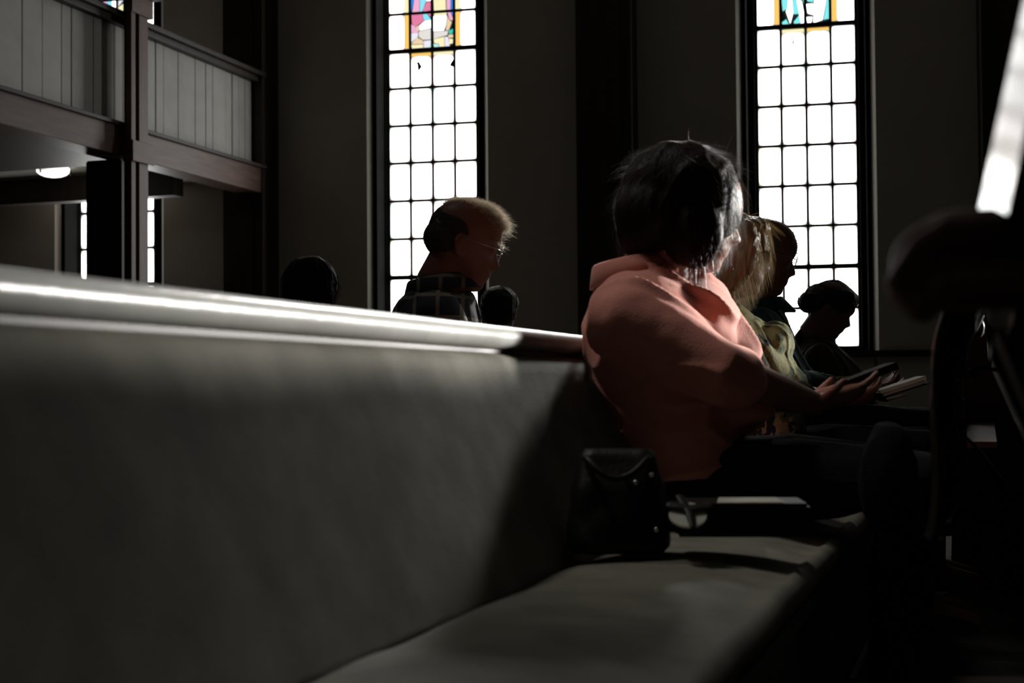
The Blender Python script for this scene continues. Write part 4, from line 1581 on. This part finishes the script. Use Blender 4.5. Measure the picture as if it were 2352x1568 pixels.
# handbag on the seat
G = Person.__new__(Person)
G.d = 2.45
o_ = W(1420, 890, 2.45); dr = Vector((o_.x, o_.y, 0)).normalized()
G.L, G.F, G.U, G.O, G.m = dr, Vector((dr.y, -dr.x, 0)), U3, o_, 2.45 / FPX
bc = G.Q(1420, 1150)
bag = empty('handbag', (bc.x, bc.y, .46), 'black leather handbag with metal studs on the seat beside the salmon pink shirt', 'handbag')
bm = bmesh.new()
base = .468
htop = G.Q(1420, 1030).z
ang = PU * .95 - PN * .0
bcen = Vector((G.Q(1405, 1100).x + .01, G.Q(1405, 1100).y, 0))
rg = []
for i in range(18):
    q = i / 17
    z = base + (htop - base) * q
    hx = .088 * (1 - .30 * q ** 2)
    hy = .075 * (1 - .75 * q ** 1.5)
    if i in (0, 17): hx *= .9; hy *= .7
    r = []
    for j in range(36):
        t = 2 * pi * j / 36
        p = bcen + G.F * (hx * math.copysign(abs(cos(t)) ** .6, cos(t))) + G.L * (hy * math.copysign(abs(sin(t)) ** .6, sin(t)))
        p.z = z
        p += (G.F * cos(t) + G.L * sin(t)) * .006 * noise.noise(Vector((cos(t) * 2, sin(t) * 2, q * 4)))
        r.append(p)
    rg.append(r)
ring_loft(bm, rg)
obj('bag_body', bm, M['leather'], bag, True)
bm = bmesh.new()
for s in (-1, 1):
    pts = [bcen + G.F * (.055 * cos(a)) + G.L * (s * (.028 + .045 * sin(a))) + U3 * (htop - .015 - .05 * sin(a) ** 2 + .018 * sin(a)) for a in [pi * i / 14 for i in range(15)]]
    limb(bm, pts, [.006] * 15, 10)
obj('bag_handle', bm, M['leather'], bag, True)
for px, py in ((1436, 1089), (1459, 1104), (1495, 1087), (1505, 1208)):
    bm = bmesh.new()
    p = G.Q(px, py, -.074 + (.012 if py > 1150 else .03))
    blob(bm, p, .0045, .003, .0045, G.F, G.L, U3, 14, 8)
    obj('stud', bm, M['metal'], bag, True)
# a flat dark folder and a loose sheet lying over it, by her hip
T_ = G.Q(1690, 1146, .0)
a_, b_ = G.Q(1548, 1150), G.Q(1850, 1150)
bm = bmesh.new()
zf = T_.z
obox(bm, Vector(((a_.x + b_.x) / 2, (a_.y + b_.y) / 2, zf - .03)), G.F, G.L, U3, (b_ - a_).length / 2, .07, .028, bev=.006)
tag(obj('zip_folder', bm, M['leather']), 'flat black zipped folder on the seat edge beside the handbag', 'folder')
bm = bmesh.new()
tri = [G.Q(1655, 1143, -.06), G.Q(1788, 1144, -.06), G.Q(1775, 1153, -.09), G.Q(1700, 1148, -.08)]
tri = [Vector((p.x, p.y, zf - .0005)) for p in (G.Q(1640, 1143, -.075), G.Q(1792, 1143, -.075), G.Q(1778, 1143, -.01), G.Q(1650, 1143, -.01))]
lo_ = [bm.verts.new(p) for p in tri]; hi_ = [bm.verts.new(p + U3 * .0015 + U3 * (.003 if i > 1 else 0)) for i, p in enumerate(tri)]
bm.faces.new(lo_); bm.faces.new(hi_[::-1])
for i in range(4): bm.faces.new((lo_[i], lo_[(i + 1) % 4], hi_[(i + 1) % 4], hi_[i]))
tag(obj('paper_sheet', bm, M['paper']), 'pale sheet of paper lying on the black folder', 'paper')
# round pale disc tag
dc = G.Q(1574, 1172, -.09)
disc = empty('round_tag', dc, 'round pale disc crossed by a dark strap, hanging by the handbag', 'tag')
nrm = (-G.L * .55 + U3 * .8).normalized()
e2 = G.F
e3_ = nrm.cross(e2).normalized()
bm = bmesh.new()
ring_loft(bm, [[dc + e2 * (.031 * cos(2 * pi * j / 32)) + e3_ * (.031 * sin(2 * pi * j / 32)) + nrm * h_ for j in range(32)] for h_ in (-.002, .002)])
obj('disc', bm, M['paper'], disc)
bm = bmesh.new()
limb(bm, [dc - e2 * .012 + e3_ * .04 + nrm * .006, dc + e2 * .002 + nrm * .008, dc + e2 * .006 - e3_ * .034 + nrm * .006], [.0075, .008, .0055], 10, flat=(nrm, .4))
limb(bm, [dc - e2 * .026 + e3_ * .018 + nrm * .006, dc + e2 * .004 + e3_ * .008 + nrm * .007, dc + e2 * .032 + e3_ * .014 + nrm * .006], [.011, .010, .010], 10, flat=(nrm, .4))
obj('strap', bm, M['leather'], disc, True)

# ------------------------------------------------------------------ neighbour at the right edge, holding up a glossy book
K = Person.__new__(Person)
K.d = 1.0
o_ = W(2250, 890, 1.0); dr = Vector((o_.x, o_.y, 0)).normalized()
K.L, K.F, K.U, K.O, K.m = dr, Vector((dr.y, -dr.x, 0)), U3, o_, sqrt(o_.x ** 2 + o_.y ** 2) / FPX
PRESS[0] = .92
nb = empty('person', (.88, 1.55, .45), 'person in black at the right edge, only an out-of-focus hand showing', 'person')
bm = bmesh.new()
# hand: heel and folded fingers seen from the back, knuckles to the left
wri = K.Q(2330, 640, .02)
k0, k1 = K.Q(2215, 560, .01), K.Q(2100, 640, .01)
limb(bm, [wri, K.Q(2270, 600), K.Q(2200, 590), K.Q(2150, 610)], [.030, .034, .036, .033], 18, flat=(K.L, .75))
for i, (dx, dy, la) in enumerate(((0, 0, -.026), (-4, 8, -.008), (-2, 12, .010), (8, 12, .027))):
    a_ = K.Q(2195 + dx, 548 + dy * 1, la)
    b_ = K.Q(2125 + dx, 590 + dy, la)
    c_ = K.Q(2076 + dx, 655 + dy, la)
    d_ = K.Q(2112 + dx, 690 + dy, la)
    limb(bm, [a_, b_, c_, d_], [.0150, .0145, .0135, .012], 14)
limb(bm, [K.Q(2230, 650, -.03), K.Q(2180, 680, -.035), K.Q(2130, 692, -.03)], [.016, .014, .012], 14)
eb_ = Vector((.66, 1.18, .94))
limb(bm, [wri, wri.lerp(eb_, .5), eb_], [.028, .036, .042], 16)
shd = Vector((.84, 1.36, 1.04))
limb(bm, [eb_, shd], [.044, .055], 16)
trc = Vector((.74 + .14,  .62 + .93,  0 + .0))
limb(bm, [Vector((.74 + .14,  .62 + .93,  .50 + .0)), Vector((.74 + .14,  .62 + .93,  .75 + .0)), Vector((.72 + .14,  .62 + .93,  1.02 + .0)), Vector((.74 + .14,  .62 + .93,  1.14 + .0))], [.14, .14, .10, .055], 20)
limb(bm, [Vector((.70 + .14,  .44 + .93,  .98 + .0)), Vector((.80 + .14,  .38 + .93,  .72 + .0)), Vector((.98 + .14,  .50 + .93,  .66 + .0))], [.055, .045, .03], 14)
blob(bm, Vector((.76 + .14,  .62 + .93,  1.30 + .0)), .095, .075, .12)
blob(bm, Vector((.855 + .14,  .62 + .93,  1.28 + .0)), .02, .012, .022)
for s in (-1, 1):
    limb(bm, [Vector((.76 + .14,  .62 + s * .1 + .93,  .53 + .0)), Vector((1.14 + .14,  .55 + s * .1 + .93,  .54 + .0)), Vector((1.12 + .14,  .55 + s * .1 + .93,  .08 + .0)), Vector((1.24 + .14,  .55 + s * .1 + .93,  .05 + .0))], [.08, .06, .04, .03], 14)
fuse('body', bm, M['skin2'], nb, .005, 3)
bm = bmesh.new()
limb(bm, [wri + (eb_ - wri) * .22, wri.lerp(eb_, .6), eb_], [.040, .050, .056], 20)
limb(bm, [eb_, shd], [.056, .075], 20)
limb(bm, [Vector((.74 + .14,  .62 + .93,  .46 + .0)), Vector((.74 + .14,  .62 + .93,  .75 + .0)), Vector((.73 + .14,  .62 + .93,  1.0 + .0))], [.165, .165, .12], 24)
limb(bm, [Vector((.73 + .14,  .80 + .93,  .99 + .0)), Vector((.73 + .14,  .44 + .93,  .99 + .0))], [.075, .075], 20)
limb(bm, [Vector((.70 + .14,  .44 + .93,  .98 + .0)), Vector((.80 + .14,  .38 + .93,  .72 + .0)), Vector((.93 + .14,  .47 + .93,  .67 + .0))], [.068, .056, .042], 14)
fuse('jacket', bm, M['black'], nb, .008, 3, folds(.006, 10, U3, 3))
bm = bmesh.new()
for s in (-1, 1):
    limb(bm, [Vector((.76 + .14,  .62 + s * .1 + .93,  .53 + .0)), Vector((1.14 + .14,  .55 + s * .1 + .93,  .54 + .0)), Vector((1.12 + .14,  .55 + s * .1 + .93,  .10 + .0))], [.095, .072, .05], 16)
fuse('trousers', bm, M['darkpants'], nb, .01, 3)
bm = bmesh.new()
blob(bm, Vector((.745 + .14,  .62 + .93,  1.33 + .0)), .105, .09, .105)
blob(bm, Vector((.72 + .14,  .62 + .93,  1.27 + .0)), .085, .088, .10)
fuse('hair', bm, M['hairblack'], nb, .007, 2)
PRESS[0] = None
bm = bmesh.new()
# glossy-covered book, leaning
L_ = (K.Q(2352, 0) - K.Q(2236, 545)).normalized()
n_ = Vector((-.990, .095, 0))
n_ = (n_ - L_ * n_.dot(L_)).normalized()
wv = n_.cross(L_).normalized()
if wv.y < 0: wv = -wv
c0 = K.Q(2262, 548) + L_ * .160
book('glossy black book held upright out of focus at the right edge', c0 - n_ * .014, L_, wv, .165, .046, .026, 'gloss')

# ------------------------------------------------------------------ coat and bag over the pew in front
Pc = Person.__new__(Person)
Pc.d = 2.6
o_ = W(2260, 890, 2.6); dr = Vector((o_.x, o_.y, 0)).normalized()
Pc.L, Pc.F, Pc.U, Pc.O, Pc.m = dr, Vector((dr.y, -dr.x, 0)), U3, o_, 2.6 / FPX
coat = empty('coat', (P0 + PN * .92 + PU * -.2 + U3 * .86)[:], 'dark satin-lined coat draped over the back of the pew in front', 'coat')
bm = bmesh.new()
nu, nv = 90, 60
vs = []
for i in range(nu + 1):
    row = []
    for j in range(nv + 1):
        t = -1.0 + 1.4 * i / nu
        q = j / nv                       # over the rail: front .. top .. rear hanging
        fold = .018 * sin(t * 34 + 3 * noise.noise(Vector((t * 2, q * 2, 0)))) * (.3 + q) + .02 * noise.noise(Vector((t * 6, q * 3, 4)))
        if q < .25:
            off, z = .02 - .0 * q, .80 + .10 * (q / .25)
        elif q < .45:
            a = (q - .25) / .2 * pi
            off, z = -.035 + .055 * cos(a), .90 + .045 * sin(a) + .05 * max(0, noise.noise(Vector((t * 3, 1, 1))) + .2)
        else:
            s_ = (q - .45) / .55
            off, z = -.09 - .07 * s_ - .02 * sin(s_ * 5), .90 - .36 * s_ * (1 + .12 * noise.noise(Vector((t * 3, 8, 0))))
        row.append(bm.verts.new(pewpt(t, .92 + off - abs(fold) * .9 * (1 if q > .3 else -.3), z)))
    vs.append(row)
for i in range(nu):
    for j in range(nv):
        bm.faces.new((vs[i][j], vs[i + 1][j], vs[i + 1][j + 1], vs[i][j + 1]))
o2 = obj('coat_cloth', bm, M['satin'], coat, True)
sd = o2.modifiers.new('t', 'SOLIDIFY'); sd.thickness = .006
bm = bmesh.new()
blob(bm, pewpt(.55, .80, .885), .035, .05, .030)
blob(bm, pewpt(.50, .79, .925), .028, .04, .024)
blob(bm, pewpt(.60, .77, .90), .03, .03, .03)
fuse('scarf_knot', bm, M['satin'], coat, .005, 2, folds(.003, 30, U3, 4))
# shoulder bag hanging there, with metal fittings
sb = empty('shoulder_bag', pewpt(-.3, .68, .60)[:], 'black shoulder bag with metal rings hanging below the coat', 'bag')
bm = bmesh.new()
blob(bm, pewpt(-.32, .668, .58), .05, .10, .10, PN, PU, U3)
fuse('bag_body', bm, M['black'], sb, .007, 2, folds(.006, 14, U3, 2))
bm = bmesh.new()
for c_, r_ in ((Pc.Q(2192, 850, -.07), .018), (Pc.Q(2230, 858, -.1), .010)):
    pts = [c_ + Pc.F * (r_ * cos(2 * pi * i / 20)) + U3 * (r_ * sin(2 * pi * i / 20)) for i in range(21)]
    bm = bmesh.new()
    limb(bm, pts, [.0022] * 21, 8)
    obj('ring', bm, M['metal'], sb, True)
bm = bmesh.new()
limb(bm, [Pc.Q(2150, 882), Pc.Q(2180, 872), Pc.Q(2210, 862), Pc.Q(2255, 846), Pc.Q(2300, 850)], [.004] * 5, 8)
obj('strap', bm, M['satin'], sb, True)
bm = bmesh.new()
limb(bm, [Pc.Q(2222, 996, -.2), Pc.Q(2240, 1012, -.2), Pc.Q(2280, 1060, -.3), Pc.Q(2345, 1140, -.45)], [.003, .003, .005, .006], 8)
obj('strap', bm, M['satin'], sb, True)
